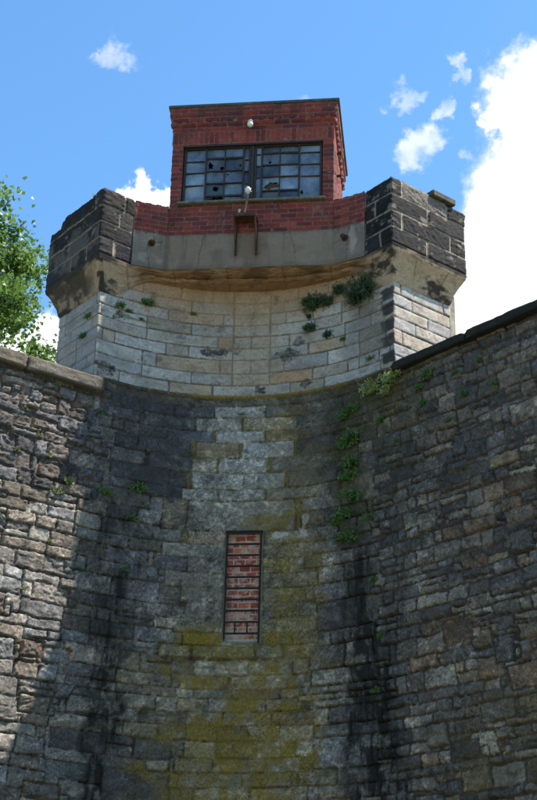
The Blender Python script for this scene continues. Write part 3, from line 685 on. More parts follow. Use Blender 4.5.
for k in range(9):
    n = max(int(np.linalg.norm(top_key[k+1]-top_key[k])/.014), 3)
    for t in np.linspace(0, 1, n, endpoint=(k == 8)):
        rowsT.append(lerp(top_key[k], top_key[k+1], t))
        rowsB.append(ap1(lerp(bth[k], bth[k+1], t)) if 2 <= k <= 6 else lerp(bot_key[k], bot_key[k+1], t)); par.append(k+t)
rowsT, rowsB, par = map(np.array, (rowsT, rowsB, par))
us_c = np.r_[0, np.cumsum(np.hypot(*np.diff(rowsT, axis=0).T))]; us_c -= us_c[-1]/2
cen_w = sstep(2.3, 3.6, par)*sstep(6.7, 5.4, par)          # 1 over the concave middle
zbot = lerp(10.215, 10.55, cen_w)
ZC = 10.642
v = np.linspace(0, 1, 70)
cove = 1-np.cos(v*math.pi/2)**1.0
# middle: two rounded steps with a washed-out bed between
mid = np.interp(v, [0, .12, .3, .42, .46, .52, .62, .8, .9, .96, 1], [0, .22, .46, .60, .44, .44, .74, .90, .96, 1.0, 1.0])
zmid = np.interp(v, [0, .12, .3, .42, .46, .52, .62, .8, .92, 1], [0, .05, .16, .42, .46, .54, .60, .74, .86, 1.0])
prf = np.interp(v, [0, .06, .10, .3, .6, .85, 1.0], [.0, .10, .14, .24, .58, .93, 1.0])
PV = lerp(prf[:, None], mid[:, None], cen_w[None]); ZV = lerp(v[:, None]*np.ones_like(cen_w)[None], zmid[:, None], cen_w[None])
Uc, Vc = np.meshgrid(us_c, v)
er = fbm(Uc*3, Vc*2, 601, 5, .6)
PV2 = np.clip(PV+(.06*er*(.5+cen_w[None])+.05*cen_w[None]*fbm(Uc*15, Vc*7, 615, 4, .6)-.04*sstep(.1, .5, fbm(Uc*8, Vc*3, 616, 4)))*np.sin(Vc*math.pi)**.5, 0, 1.01)
XY = rowsB[None]*(1-PV2[..., None])+rowsT[None]*PV2[..., None]
ZZ = lerp(zbot[None], ZC, ZV)+.03*fbm(Uc*4, Vc*3, 602, 5, .6)*np.sin(Vc*math.pi)
XY[-1] = XY[-1]*.9+rowsB*.1; ZZ[-1] = ZC+.004
Pc = np.concatenate([XY, ZZ[..., None]], -1)
cc = np.ones(Uc.shape+(3,))*np.array((.52, .46, .36))
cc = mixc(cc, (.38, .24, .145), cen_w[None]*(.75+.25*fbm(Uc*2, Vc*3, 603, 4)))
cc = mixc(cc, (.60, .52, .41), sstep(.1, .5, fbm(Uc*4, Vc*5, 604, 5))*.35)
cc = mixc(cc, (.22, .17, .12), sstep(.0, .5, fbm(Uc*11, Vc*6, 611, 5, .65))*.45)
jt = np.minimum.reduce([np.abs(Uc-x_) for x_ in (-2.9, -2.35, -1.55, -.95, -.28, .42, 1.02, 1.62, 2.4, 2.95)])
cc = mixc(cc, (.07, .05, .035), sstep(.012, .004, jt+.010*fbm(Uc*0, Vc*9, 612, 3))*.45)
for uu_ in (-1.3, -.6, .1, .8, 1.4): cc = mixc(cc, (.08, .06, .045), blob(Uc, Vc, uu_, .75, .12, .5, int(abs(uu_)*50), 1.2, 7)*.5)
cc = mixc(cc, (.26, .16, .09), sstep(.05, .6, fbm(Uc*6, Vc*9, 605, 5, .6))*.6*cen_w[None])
dkm = np.exp(-((Vc-.47-.05*fbm(Uc*2, Vc, 606, 3))/.035)**2)*cen_w[None]*sstep(-.35, .2, fbm(Uc*1.2, Vc*.2, 607, 3)+.25)  # crack in the washed-out bed, its shade painted dark
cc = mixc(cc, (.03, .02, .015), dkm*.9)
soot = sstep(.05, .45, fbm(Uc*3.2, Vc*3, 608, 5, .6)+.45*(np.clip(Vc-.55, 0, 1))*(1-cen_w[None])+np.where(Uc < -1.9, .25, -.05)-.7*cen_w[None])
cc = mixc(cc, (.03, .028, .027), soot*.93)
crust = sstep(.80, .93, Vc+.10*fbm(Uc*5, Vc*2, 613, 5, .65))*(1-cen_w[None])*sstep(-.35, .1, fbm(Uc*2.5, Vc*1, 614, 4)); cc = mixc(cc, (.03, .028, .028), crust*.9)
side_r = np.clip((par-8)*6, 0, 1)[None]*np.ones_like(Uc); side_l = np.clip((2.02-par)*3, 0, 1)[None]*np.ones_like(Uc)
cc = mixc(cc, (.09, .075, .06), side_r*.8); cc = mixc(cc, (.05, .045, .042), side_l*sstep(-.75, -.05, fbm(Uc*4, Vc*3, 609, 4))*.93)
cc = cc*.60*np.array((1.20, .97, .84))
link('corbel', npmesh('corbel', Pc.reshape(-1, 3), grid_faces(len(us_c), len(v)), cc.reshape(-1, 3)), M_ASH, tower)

# ---- blackened parapet blocks
def parapet_block(sgn, seed, rowdef, topjag):
    A = [oL+np.array([s2, s2])*(BK+.1), oL, cl, iL, iL+np.array([-s2, s2])*.5]
    A = [p*np.array([sgn*-1 if sgn > 0 else 1, 1]) for p in A]
    if sgn > 0: A = A[::-1]
    Pth = Path(A, [1, 2, 3]); ci = 2; Pth.shift = Pth.s[ci]
    L = Layout(-3.2, 3.2, 10.6, 11.7, .01, seed); r = random.Random(seed)
    zq = [10.63, 10.865, 11.10, 11.34, 11.62]
    for k in range(4):
        u = -3.2+r.uniform(0, .3)
        while u < 3.2:
            w = r.uniform(.4, .75); g = r.uniform(.6, 1.5); L.rect(u, u+w, zq[k], zq[k+1], tuple(x*g for x in (.024, .025, .029)), r.gauss(0, .006), .012, 1.0); u += w
    for (a, b_, k, c) in rowdef: L.rect(a, b_, zq[k], zq[k+1], c, r.gauss(0, .006), .012, 1.0)
    L.finish(5)
    def hook(U, Z, col, m, I):
        n = fbm(U*6, Z*7, seed+50, 5, .6); n2 = fbm(U*18, Z*22, seed+51, 4, .6)
        w = sstep(.34, .46, n+.35*n2-(.08 if sgn < 0 else 0))
        lt = sstep(.3, .0, np.abs(n))*0
        col = mixc(col, (.30, .29, .26), w*.65)
        # lime wash creeping out of the joints
        e = (1-m)
        col = mixc(col, (.34, .31, .27), np.clip(e*1.0, 0, 1)*sstep(-.5, 0, n2+.2))
        if sgn < 0: col = mixc(col, (.17, .165, .15), (U < -.02)*blob(U, Z, -.85, 10.90, .6, .26, seed+52, 1.3, 5)*.6)
        col = mixc(col, (.05, .05, .055), sstep(.2, .6, fbm(U*9, Z*3, seed+53, 4))*.4)
        return col
    def dh(U, Z, h, m, I):
        near = np.exp(-(np.minimum.reduce([np.abs(U-(s-Pth.shift)) for s in Pth.corner])/.02)**2)
        h = h - .018*near*(.6+.6*fbm(U*3, Z*14, seed+60, 3))
        return h - .02*sstep(11.54, 11.575, Z) - .012*sstep(10.67, 10.64, Z)
    us = Pth.us(.012); zs = np.linspace(10.638, 11.578, 86); U, Z = np.meshgrid(us, zs)
    P, C, I = surface(L, U, Z, Pth.pos, warp=(.012, 3), mort_w=.017, edge_w=.010, depth=.012, rough=.006, rfq=13, dome=.001, vein=1., mort_col=(.42, .39, .33), seed=seed, hook=hook, cvar=.35, disp_hook=dh, vfy=2.)
    P[-1, :, 2] += 0; jag = topjag(U[-1]); P[..., 2] += jag[None]*sstep(11.3, 11.578, Z)
    o = link('parapet_block', npmesh('parapet_block', P.reshape(-1, 3), grid_faces(len(us), len(zs)), C.reshape(-1, 3)), M_BLK, tower)
    # top bed and underside follow the same outline
    n = len(us); inner = Pth.ev(us)[0]; ctr = (A[1]+A[3])/2+ (A[0]-A[1])*.25 if sgn < 0 else (A[3]+A[1])/2+(A[4]-A[3])*.25
    V = []; F = []; CC = []
    for tt, fr in ((1, 0.), (1, .98)):
        for i in range(n):
            p = P[-1, i]; V.append([lerp(p[0], ctr[0], fr), lerp(p[1], ctr[1], fr), p[2]-.0]); CC.append((.10, .10, .09))
    for i in range(n-1): F.append([i, i+1, n+i+1, n+i])
    for i in range(n):
        p = P[0, i]; V.append([p[0], p[1], p[2]]); CC.append((.06, .05, .045))
    for i in range(n):
        p = P[0, i]; V.append([lerp(p[0], ctr[0], .6), lerp(p[1], ctr[1], .6), p[2]+.002]); CC.append((.06, .05, .045))
    for i in range(n-1): F.append([2*n+i, 3*n+i, 3*n+i+1, 2*n+i+1])
    link('block_top', npmesh('block_top', V, F, np.array(CC)), M_BLK, o)
    return o
DB = (.018, .019, .022); DG = (.028, .028, .031); PG = (.19, .185, .175)
# u < 0: left of the front corner, u > 0: right of it (seen from the yard)
parapet_block(-1, 61, [(-.16, .34, 3, (.04, .038, .04)), (.34, .6, 3, DB), (-.42, .28, 2, DG), (.28, .6, 2, (.05, .048, .046)), (-.2, .5, 1, DB), (-.75, -.2, 1, DB), (-.3, .22, 0, (.04, .04, .045)), (.24, .6, 0, (.018, .02, .03)),
                       (-.9, -.16, 3, DB), (-1.4, -.9, 3, (.03, .03, .03)), (-1.4, -.42, 2, DB), (-1.4, -.75, 1, DG)],
              lambda u: -.02*sstep(-.2, -.24, u)-.10*sstep(-.98, -1.02, u)+.012*fbm(u*6, u*0, 612, 3))
parapet_block(1, 62, [(-.5, 0.0, 3, DB), (0, .19, 3, DG), (.20, .95, 3, PG), (.96, 1.4, 3, DB), (-.5, -.28, 2, DG), (-.28, .62, 2, DB), (.63, 1.4, 2, DG), (-.5, 0, 1, DB), (0, .18, 1, DG), (.19, 1.0, 1, DB), (1.0, 1.5, 1, DB),
                      (-.5, -.2, 0, (.03, .035, .045)), (-.2, .6, 0, DB), (.61, 1.4, 0, DG)], lambda u: .008*fbm(u*6, u*0, 613, 3)-.03*sstep(.93, .97, u))
# loose cap stone on the right block
capd = np.array([s2, s2]); cpos = cl*[-1, 1]+capd*.88+np.array([-s2, s2])*.10
b = MB(); b.box((0, 0, 0), (.40, .30, .09), Matrix.Rotation(math.radians(45), 3, 'Z'), .012)
cs = b.build('cap_stone', plain_mat('cap_stone', (.035, .03, .025), (.10, .085, .065), 10, .9, 0, .5, .006), tower)
cs.location = Vector(cs.location)+Vector((cpos[0], cpos[1], 11.60))
# vertical pilaster strip behind the right pier
q = np.array(pl[1])*[-1, 1]; d1 = np.array([s2, s2]); d2 = np.array([-s2, s2])
b = MB(); plan = [q+d1*.004, q+d1*.13+d2*.03, q+d1*.13+d2*.3, q+d1*.0+d2*.3]
plan = [tuple(x) for x in plan]; b.prism(plan, 8.6, 10.40)
b.build('corner_strip', plain_mat('corner_strip_stone', (.10, .085, .07), (.30, .26, .21), 6, .9, 0, .5, .006), tower)

# ---- concrete band and flanking brick parapet
bp_pts = [iL, np.array([-kx, ky]), np.array([kx, ky]), iL*[-1, 1]]
BPth = Path(bp_pts, [1, 2]); BPth.shift = BPth.s[-1]/2
LC = Layout(-2, 2, 10.6, 11.2, .01, 70); LC.rect(-2, 2.1, 10.6, 11.3, (.27, .225, .185), 0, 0, .5); LC.finish(2)
def con_col(U, Z, col, m, I):
    side = sstep(kx+.0, kx+.02, np.abs(U))
    col = mixc(col, (.21, .21, .20), side*.55)
    col = mixc(col, (.40, .39, .37), sstep(.1, .6, fbm(U*8, Z*8, 701, 5))*(.15+.5*side))
    col = mixc(col, (.12, .11, .10), sstep(.15, .6, fbm(U*5, Z*3, 702, 5))*.4)
    col = mixc(col, (.10, .09, .08), sstep(10.72, 10.64, Z+.03*fbm(U*6, Z*3, 703, 3))*.4)
    col = mixc(col, (.09, .05, .04), (sstep(.05, .02, np.abs(U+1.05+.01*fbm(U*0, Z*8, 704, 3))))*.4)
    col = mixc(col, (.5, .48, .45), blob(U, Z, 1.33, 10.95, .05, .2, 705, .6, 10)*.7+blob(U, Z, -1.22, 10.98, .08, .03, 706, .4, 12)*.6)
    col = mixc(col, (.17, .11, .08), blob(U, Z, -.02, 10.9, .16, .3, 707, .8, 6)*.3)
    dr = sstep(.05, .5, fbm(U*16, Z*1.5, 710, 4, .6))*sstep(10.68, 11.14, Z); col = mixc(col, (.09, .08, .07), dr*.55)
    for xx in (-.17, .09): col = mixc(col, (.20, .09, .05), np.exp(-((U-xx-.008*fbm(U*0, Z*9, 712, 3))/.018)**2)*sstep(10.63, 10.85, Z)*sstep(10.9, 10.8, Z)*.7)
    for q0, sl_, sd in ((-.62, .12, 713), (.55, -.2, 714), (1.25, .1, 715), (-1.3, -.1, 716)):
        ck = np.abs(U-q0-sl_*(Z-10.9)-.03*fbm(U*0+sd, Z*7, sd, 5, .6)); col = mixc(col, (.05, .045, .04), sstep(.007, .002, ck)*.8)
    col = mixc(col, (.15, .07, .055), sstep(11.10, 11.14, Z+.02*fbm(U*9, Z*0, 717, 4))*.5)
    col = mixc(col, (.33, .31, .28), sstep(.1, .5, fbm(U*3, Z*4, 718, 5, .62))*.4)
    return col
us = BPth.us(.012); zs = np.linspace(10.636, 11.142, 44); U, Z = np.meshgrid(us, zs)
P, C, I = surface(LC, U, Z, BPth.pos, mort_w=0, edge_w=.0001, depth=0, rough=.004, rfq=6, seed=71, hook=con_col, cvar=.08,
                  disp_hook=lambda U, Z, h, m, I: h+.012+.006*fbm(U*2, Z*2, 708, 3))
link('concrete_band', npmesh('concrete_band', P.reshape(-1, 3), grid_faces(len(us), len(zs)), C.reshape(-1, 3)), M_CON, tower)
def brick_col(U, Z, col, m, I):
    n = fbm(U*3, Z*3, 801, 5); n2 = fbm(U*14, Z*14, 802, 4)
    col = mixc(col, (.06, .035, .04), sstep(.15, .6, n)*.35)
    col = mixc(col, (.05, .04, .04), sstep(-.1, .5, fbm(U*7, Z*2, 803, 5))*sstep(12.75, 13.05, Z)*.5)
    col = mixc(col, (.42, .36, .33), sstep(.1, .5, fbm(U*6, Z*2.5, 804, 5, .65))*sstep(11.7, 11.4, Z)*.22)
    col = mixc(col, (.36, .30, .28), sstep(.45, .8, n2+.2*n)*.45)
    col = mixc(col, (.05, .035, .035), sstep(.5, .0, np.abs(U))*sstep(11.45, 11.2, Z)*sstep(-.2, .4, n2)*.4)
    return col
for sgn in (-1, 1):
    pa = [iL, np.array([-kx-.001, ky])] if sgn < 0 else [np.array([kx+.001, ky]), iL*[-1, 1]]
    Pp = Path(pa, []); ln = Pp.s[-1]
    L = brick_layout(0, ln, 11.142, 11.56, 81+sgn, tones=REDS)
    us = Pp.us(.006); zs = np.arange(11.143, 11.58, .006); U, Z = np.meshgrid(us, zs)
    P, C, I = surface(L, U, Z, Pp.pos, mort_w=.009, edge_w=.005, depth=.006, rough=.0018, rfq=25, mort_col=(.25, .15, .13), seed=83, hook=brick_col, cvar=.2, warp=(.004, 3))
    P[..., 2] += (.005*np.sign(np.sin(U*math.pi/.068)))*sstep(11.555, 11.575, Z)
    o = link('brick_parapet', npmesh('brick_parapet', P.reshape(-1, 3), grid_faces(len(us), len(zs)), C.reshape(-1, 3)), M_BRK, tower)
    nv = Pp.n[0]; tv = Pp.t[0]; p0_, p1_ = Pp.p[0]-nv*.014-tv*.10, Pp.p[1]-nv*.014+tv*.10
    b = MB(); b.prism([tuple(p0_), tuple(p1_), tuple(p1_-nv*.25), tuple(p0_-nv*.25)], 10.66, 11.565); b.build('parapet_core', M_PLAIN, tower)
b = MB(); b.prism([(-kx-.03, ky+.022), (kx+.03, ky+.022), (kx+.03, ky+.5), (-kx-.03, ky+.5)], 10.648, 11.12); b.build('parapet_core', M_PLAIN, tower)
# solid core so that nothing is hollow behind the faces
b = MB(); ins = .06
plan = [(-A0-TP*s2+BK*s2, TP*s2+BK*s2-.02), (-A0-TP*s2+ins, TP*s2)]+[(x*.985, y+ins) for x, y in arc_pts(-q45, q45, 25)]+[(A0+TP*s2-ins, TP*s2), (A0+TP*s2-BK*s2, TP*s2+BK*s2-.02)]
b.prism(plan, 8.0, 10.60); b.build('core', M_PLAIN, tower)

# ------------------------------------------------------------------ brick cabin
cabin = empty('watch_cabin', (0, ky+.8, 11.14), 'small flat roofed red brick cabin with broken steel windows on top of the tower', 'cabin')
CD = 1.65; ZT = 13.075
cp = Path([(-kx, ky+CD), (-kx, ky), (kx, ky), (kx, ky+CD)], [1, 2]); cp.shift = cp.s[-1]/2
Lb = brick_layout(-kx-CD, kx+CD, 11.142, 13.10, 91, tones=REDS, soldier=(12.51, .19))
wx, wz0, wz1 = .908, 11.622, 12.495
def cab_disp(U, Z, h, m, I):
    h = h+.018*sstep(12.79, 12.80, Z)                       # dentil course and the corbelled cornice above
    h = h+.020*sstep(12.86, 12.865, Z)+.014*sstep(12.93, 12.935, Z)
    den = (np.mod(U, .135) < .0675) & (Z > 12.80) & (Z < 12.865); h = h+.018*den
    h = h+.006*((Z > 12.51) & (Z < 12.70))
    h = h+.006*fbm(U*1.2, Z*1.2, 811, 3)
    return h
us = cp.us(.0065); zs = np.arange(11.143, ZT, .0065); U, Z = np.meshgrid(us, zs)
P, C, I = surface(Lb, U, Z, cp.pos, mort_w=.009, edge_w=.005, depth=.006, rough=.0018, rfq=25, mort_col=(.25, .15, .13), seed=93, hook=brick_col, cvar=.2, warp=(.004, 3), disp_hook=cab_disp)
fu = (us[:-1]+us[1:])/2; fz = (zs[:-1]+zs[1:])/2; FU, FZ = np.meshgrid(fu, fz)
keep = ~((np.abs(FU) < wx) & (FZ > wz0) & (FZ < wz1))
V_, F_, C_ = compact(P.reshape(-1, 3), grid_faces(len(us), len(zs), keep), C.reshape(-1, 3))
link('brick_wall', npmesh('brick_wall', V_, F_, C_), M_BRK, cabin)
# roof capping, a little crooked
b = MB(); b.box((0, ky+CD/2, ZT+.016), (2*kx+.15, CD+.13, .042), bev=.006); b.box((0, ky+CD/2, ZT-.012), (2*kx+.11, CD+.09, .016))
b.build('roof', M_ROOF, cabin)
# inner shell: jambs, ceiling, back wall, floor
b = MB(); t = .22
b.box((0, ky+CD-.06, 12.1), (2*kx-.01, .12, 1.9)); b.box((-kx+.08, ky+CD/2, 12.1), (.12, CD-.03, 1.9)); b.box((kx-.08, ky+CD/2, 12.1), (.12, CD-.03, 1.9))
b.box((0, ky+CD/2, 12.98), (2*kx-.03, CD-.03, .10)); b.box((0, ky+CD/2, 11.30), (2*kx-.03, CD-.03, .25))
b.box((-(kx+wx)/2, ky+.12, 12.06), (kx-wx-.006, .2, .872)); b.box(((kx+wx)/2, ky+.12, 12.06), (kx-wx-.006, .2, .872))
b.box((0, ky+.12, 12.73), (2*kx-.02, .2, .465)); b.box((0, ky+.12, 11.5), (2*kx-.02, .2, .235))
b.build('inner_wall', M_INT, cabin)
b = MB(); b.box((0, ky-.002, 11.600), (1.90, .12, .036), bev=.008); b.build('sill', M_SILL, cabin)
b = MB(); b.box((0, ky+.03, 12.487), (1.80, .08, .022)); b.build('lintel', M_DARKFRAME, cabin)
# windows: two steel units
GY = ky+.055
def px(xz): return (xz-260.5)*.3538*.01037       # photo detail -> metres across the opening (about 10.4 mm a pixel)
def window(x0, x1, cols, rows_side, rows_mid, holes, seed):
    fr = MB()
    zt, zb = wz1-.012, wz0+.008
    cx = (x0+x1)/2
    for x in (x0+.014, x1-.014): fr.box((x, GY, (zt+zb)/2), (.028, .045, zt-zb), bev=.003)
    for z_ in (zt-.012, zb+.012): fr.box((cx, GY, z_), (x1-x0-.056, .045, .026), bev=.003)
    w = fr.build('window', M_DARKFRAME, cabin)
    br = MB()
    for x in (cols[0], cols[2]): br.box((x, GY-.004, (zt+zb)/2), (.022, .036, zt-zb-.05))
    br.box((cols[1], GY-.002, (zt+zb)/2), (.013, .026, zt-zb-.05))
    for z_ in rows_mid: br.box(((cols[0]+cols[2])/2, GY-.005, z_), (cols[2]-cols[0]-.02, .026, .013 if z_ != rows_mid[0] and z_ != rows_mid[-1] else .022))
    for z_ in rows_side:
        br.box(((x0+cols[0])/2, GY-.001, z_), (cols[0]-x0-.04, .024, .012)); br.box(((x1+cols[2])/2, GY-.001, z_), (x1-cols[2]-.04, .024, .012))
    br.build('glazing_bars', M_DARKFRAME, w)
    # glass with the missing pieces missing; every pane tilts a hair so that the sky in it shifts
    r = random.Random(seed); res = .008
    xs = np.arange(x0+.02, x1-.02, res); zs_ = np.arange(zb+.01, zt-.01, res)
    X, Zg = np.meshgrid(xs, zs_)
    ce = [x0]+list(cols)+[x1]; ze = [zb]+sorted(rows_mid)+[zt]
    yy = np.full(X.shape, GY+.006); tn = np.ones(X.shape+(3,))
    for i in range(4):
        for j in range(len(ze)-1):
            s_ = (X >= ce[i]) & (X < ce[i+1]) & (Zg >= ze[j]) & (Zg < ze[j+1])
            tn[s_] = np.array((1, 1, 1))*r.choice([.45, .7, .9, 1.1, 1.35, 1.6])*np.array((r.uniform(.92, 1.08), 1, r.uniform(.95, 1.1)))
            yy = yy+s_*(r.gauss(0, .03)*(X-(ce[i]+ce[i+1])/2)+r.gauss(0, .03)*(Zg-(ze[j]+ze[j+1])/2))
    gone = np.zeros(X.shape, bool)
    for (hx, hz, rx, rz) in holes:
        ang = np.arctan2(Zg-hz, X-hx); rad = np.hypot((X-hx)/rx, (Zg-hz)/rz)
        gone |= rad < 1+.35*np.sin(ang*3+hx*40)*np.cos(ang*2+hz*30)+.18*np.sign(np.sin(ang*5+hx*90))
    gone |= False
    for (a, b_, c, d) in [h_[1:] for h_ in [] ]: pass
    keep = ~gone[:-1, :-1]
    V_, F_, C_ = compact(np.stack([X, yy, Zg], -1).reshape(-1, 3), grid_faces(len(xs), len(zs_), keep), tn.reshape(-1, 3))
    link('glass', npmesh('glass', V_, F_, C_), M_GLASS, w)
    return w
def zz(y): return 13.159-(y-33)*(13.159-11.635)/277
window(-.900, -.022, (px(97)-.008, px(161), px(228)), [zz(193), zz(225), zz(260)], [zz(186), zz(222), zz(256), zz(291)],
       [(px(108), zz(207), .030, .05), (px(149), zz(213), .025, .03), (px(128), zz(270), .038, .035), (px(127), zz(303), .12, .042), (px(170), zz(232), .015, .012), (px(216), zz(208), .012, .02)], 5)
window(.022, .900, (px(293), px(357), px(425)), [zz(180), zz(213), zz(246)], [zz(178), zz(211), zz(244), zz(282)],
       [(px(331), zz(268), .095, .045), (px(318), zz(274), .05, .03), (px(320), zz(203), .02, .015), (px(434), zz(290), .02, .03)], 6)
b = MB(); b.box((0, GY-.006, (wz0+wz1)/2), (.040, .06, wz1-wz0-.03), bev=.003); b.build('mullion', M_DARKFRAME, cabin)
# added panel for the lit brown inner wall seen through the right window's hole
b = MB(); b.box((px(331), GY+.12, zz(268)+.01), (.26, .02, .2), Matrix.Rotation(.1, 3, 'Y')); b.build('inner_wall_panel', plain_mat('lit_inner_wall_brown', (.12, .08, .05), (.2, .14, .09), 8), cabin)

# ------------------------------------------------------------------ fittings on the tower
lamp = empty('dome_lamp', (-.033, ky-.02, 12.75), 'small round white lamp on the brickwork above the cabin windows', 'lamp')
b = MB(); b.ball((-.033, ky-.075, 12.742), .040, (1, 1, .95)); b.build('globe', M_WHITE, lamp, True)
b = MB(); b.tube([(-.033, ky+.0, 12.77), (-.033, ky-.06, 12.775)], .028, 14); b.tube([(-.033, ky-.05, 12.80), (-.033, ky-.09, 12.77)], .034, 14); b.build('base', M_PALEBOARD, lamp, True)
br = empty('rusty_bracket', (-.04, ky-.02, 11.0), 'rusty iron shelf bracket on the wall below the cabin sill with an upright pipe', 'bracket')
b = MB(); b.box((-.04, ky-.14, 11.275), (.29, .25, .014), bev=.002); b.box((-.04, ky-.262, 11.255), (.29, .012, .05)); b.build('shelf', M_RUST, br)
for x in (-.17, .09):
    b = MB(); b.box((x, ky-.035, 11.03), (.03, .012, .46), bev=.002); b.box((x, ky-.045, 11.03), (.008, .03, .46))
    b.tube([(x, ky-.045, 10.88), (x, ky-.25, 11.26)], .010, 8); b.build('leg', M_RUST, br)
b = MB(); b.tube([(-.07, ky-.14, 11.28), (-.055, ky-.16, 11.34), (-.045, ky-.15, 11.42), (-.03, ky-.13, 11.56), (-.02, ky-.14, 11.63)], [.022, .02, .016, .015, .014], 10); b.build('pipe', M_RUSTPALE, br, True)
b = MB(); b.box((-.145, ky-.03, 11.40), (.028, .02, .16), Matrix.Rotation(.12, 3, 'Y'), .003); b.build('pale_strap', M_PALEBOARD, br)
fl = empty('white_spotlight', (-.02, ky-.14, 11.63), 'small white spotlight with splayed shade on top of the rusty pipe', 'spotlight')
b = MB(); b.tube([(-.02, ky-.14, 11.63), (-.02, ky-.155, 11.665), (-.02, ky-.175, 11.69)], [.02, .03, .042], 14); b.build('shade', M_WHITE, fl, True)
b = MB(); b.ball((-.02, ky-.170, 11.690), .028); b.box((-.02, ky-.12, 11.68), (.09, .012, .012)); b.build('bulb', M_WHITE, fl, True)
for k, (x, z_, sg, lab) in enumerate(((-1.24, 10.985, -1, 'rusty pipe stub sticking out of the concrete beside the left black parapet block'), (1.21, 10.965, 1, 'rusty pipe stub sticking out of the concrete beside the right black parapet block'))):
    tt = (abs(x)-kx)/(abs(iL[0])-kx); y = lerp(ky, iL[1], tt)
    n = BPth.n[0] if sg < 0 else BPth.n[2]
    e = empty('pipe_stub', (x, y, z_), lab, 'pipe', 'pipe stubs in the parapet')
    p0_ = Vector((x, y, z_)); nv = Vector((n[0], n[1], 0))
    b = MB(); b.tube([p0_-nv*.02, p0_+nv*.07, p0_+nv*.10+Vector((0, 0, -.012))], [.03, .03, .028], 12); b.build('pipe', M_RUST, e, True)
    b = MB(); b.tube([p0_+nv*.008, p0_+nv*.03], .045, 12); b.build('collar', M_RUST, e, True)
    if sg < 0: b = MB(); b.tube([p0_+nv*.05, p0_+nv*.05+Vector((.07, -.0, -.01)), p0_+nv*.03+Vector((.14, .0, .004))], .010, 8); b.build('rod', M_RUSTPALE, e, True)
for k, (yy_, z_, lab) in enumerate(((ky+.5, 12.62, 'upper dark iron hinge pin on the right side of the brick cabin'), (ky+.5, 12.27, 'lower dark iron hinge pin on the right side of the brick cabin'))):
    b = MB(); b.box((kx+.035, yy_, z_), (.07, .03, .03), bev=.004); b.tube([(kx+.06, yy_, z_-.035), (kx+.06, yy_, z_+.035)], .014, 10)
    o = b.build('hinge_pin', M_DARKFRAME); tag(o, lab, 'hinge', 'hinge pins on the cabin side')

# ------------------------------------------------------------------ wall copings and wall bodies
def coping(par, sgn, uend, ztop, thick, cols, seed, dark):
    r = random.Random(seed); base = pos_lower(np.array(sgn*R0*TH), np.array(HL))[0][:2]
    tg = tanL if sgn < 0 else tanR; nn = nL if sgn < 0 else nR
    l = uend-R0*TH; k = 0
    while l < 12:
        w = r.uniform(.8, 1.5) if not (k == 0) else r.uniform(.9, 1.2)
        g = .006; l1 = l+w-g
        # slab as a displaced shell: front face + soffit + top as one strip
        prof = [(-.95, ztop), (.075, ztop), (.096, ztop-.006), (.10, ztop-.018), (.098, ztop-thick+.02), (.085, ztop-thick), (-.02, ztop-thick), (-.95, ztop-thick)]
        pp = []
        for (a, za), (c, zc) in zip(prof, prof[1:]):
            n = max(int(math.hypot(a-c, za-zc)/.014), 1)
            n = min(n, 14)
            for t in np.linspace(0, 1, n, endpoint=False): pp.append((lerp(a, c, t), lerp(za, zc, t)))
        pp.append(prof[-1]); pp = np.array(pp)
        ul = np.arange(l, l1, .016 if l < 5 else .1); ul[-1] = l1
        U_, Q = np.meshgrid(ul, np.arange(len(pp))); off = pp[Q.astype(int), 0]; zc = pp[Q.astype(int), 1]
        s_ = seed+k*7
        d = .016*fbm(U_*4, Q*.12, s_, 5, .6)+.008*r.gauss(0, 1); endw = np.minimum(U_-l, l1-U_); d = d-.02*sstep(.05, 0, endw)
        off2 = off+d*(off > -.5); z2 = zc+.010*fbm(U_*3+5, Q*.1, s_+3, 4)*(off > -.8)-.012*(sstep(.05, 0, endw))*(off > -.3)*(zc > ztop-.02)
        X = base[0]+tg[0]*U_+nn[0]*off2; Y = base[1]+tg[1]*U_+nn[1]*off2
        c = np.ones(U_.shape+(3,))*np.array(r.choice(cols))*r.uniform(.85, 1.15)
        n1 = fbm(U_*5, Q*.2, s_+9, 5, .6)
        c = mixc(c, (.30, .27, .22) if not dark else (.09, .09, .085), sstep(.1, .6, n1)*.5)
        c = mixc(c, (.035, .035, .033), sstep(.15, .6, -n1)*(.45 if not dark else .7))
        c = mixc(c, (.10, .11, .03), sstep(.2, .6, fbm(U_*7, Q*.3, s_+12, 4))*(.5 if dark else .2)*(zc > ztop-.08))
        V = np.stack([X, Y, z2], -1).reshape(-1, 3); F = grid_faces(len(ul), len(pp))
        if sgn < 0: F = F[:, ::-1]
        V = list(V); cc_ = list(c.reshape(-1, 3))
        caps = []
        nuu = len(ul)
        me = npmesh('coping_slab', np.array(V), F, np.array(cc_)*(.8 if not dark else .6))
        o = link('coping_slab', me, M_RUB, par)
        # closed ends
        bm = bmesh.new(); bm.from_mesh(me); es = [e for e in bm.edges if e.is_boundary]
        bmesh.ops.holes_fill(bm, edges=es, sides=0); bmesh.ops.recalc_face_normals(bm, faces=bm.faces[:]); bm.to_mesh(me); bm.free()
        l += w; k += 1
coping(wallL, -1, 1.865, 9.03, .165, [(.19, .155, .12), (.165, .14, .115), (.21, .17, .13)], 901, False)
coping(wallR, 1, 2.02, 9.075, .10, [(.035, .034, .033), (.045, .043, .04), (.03, .03, .03)], 951, True)
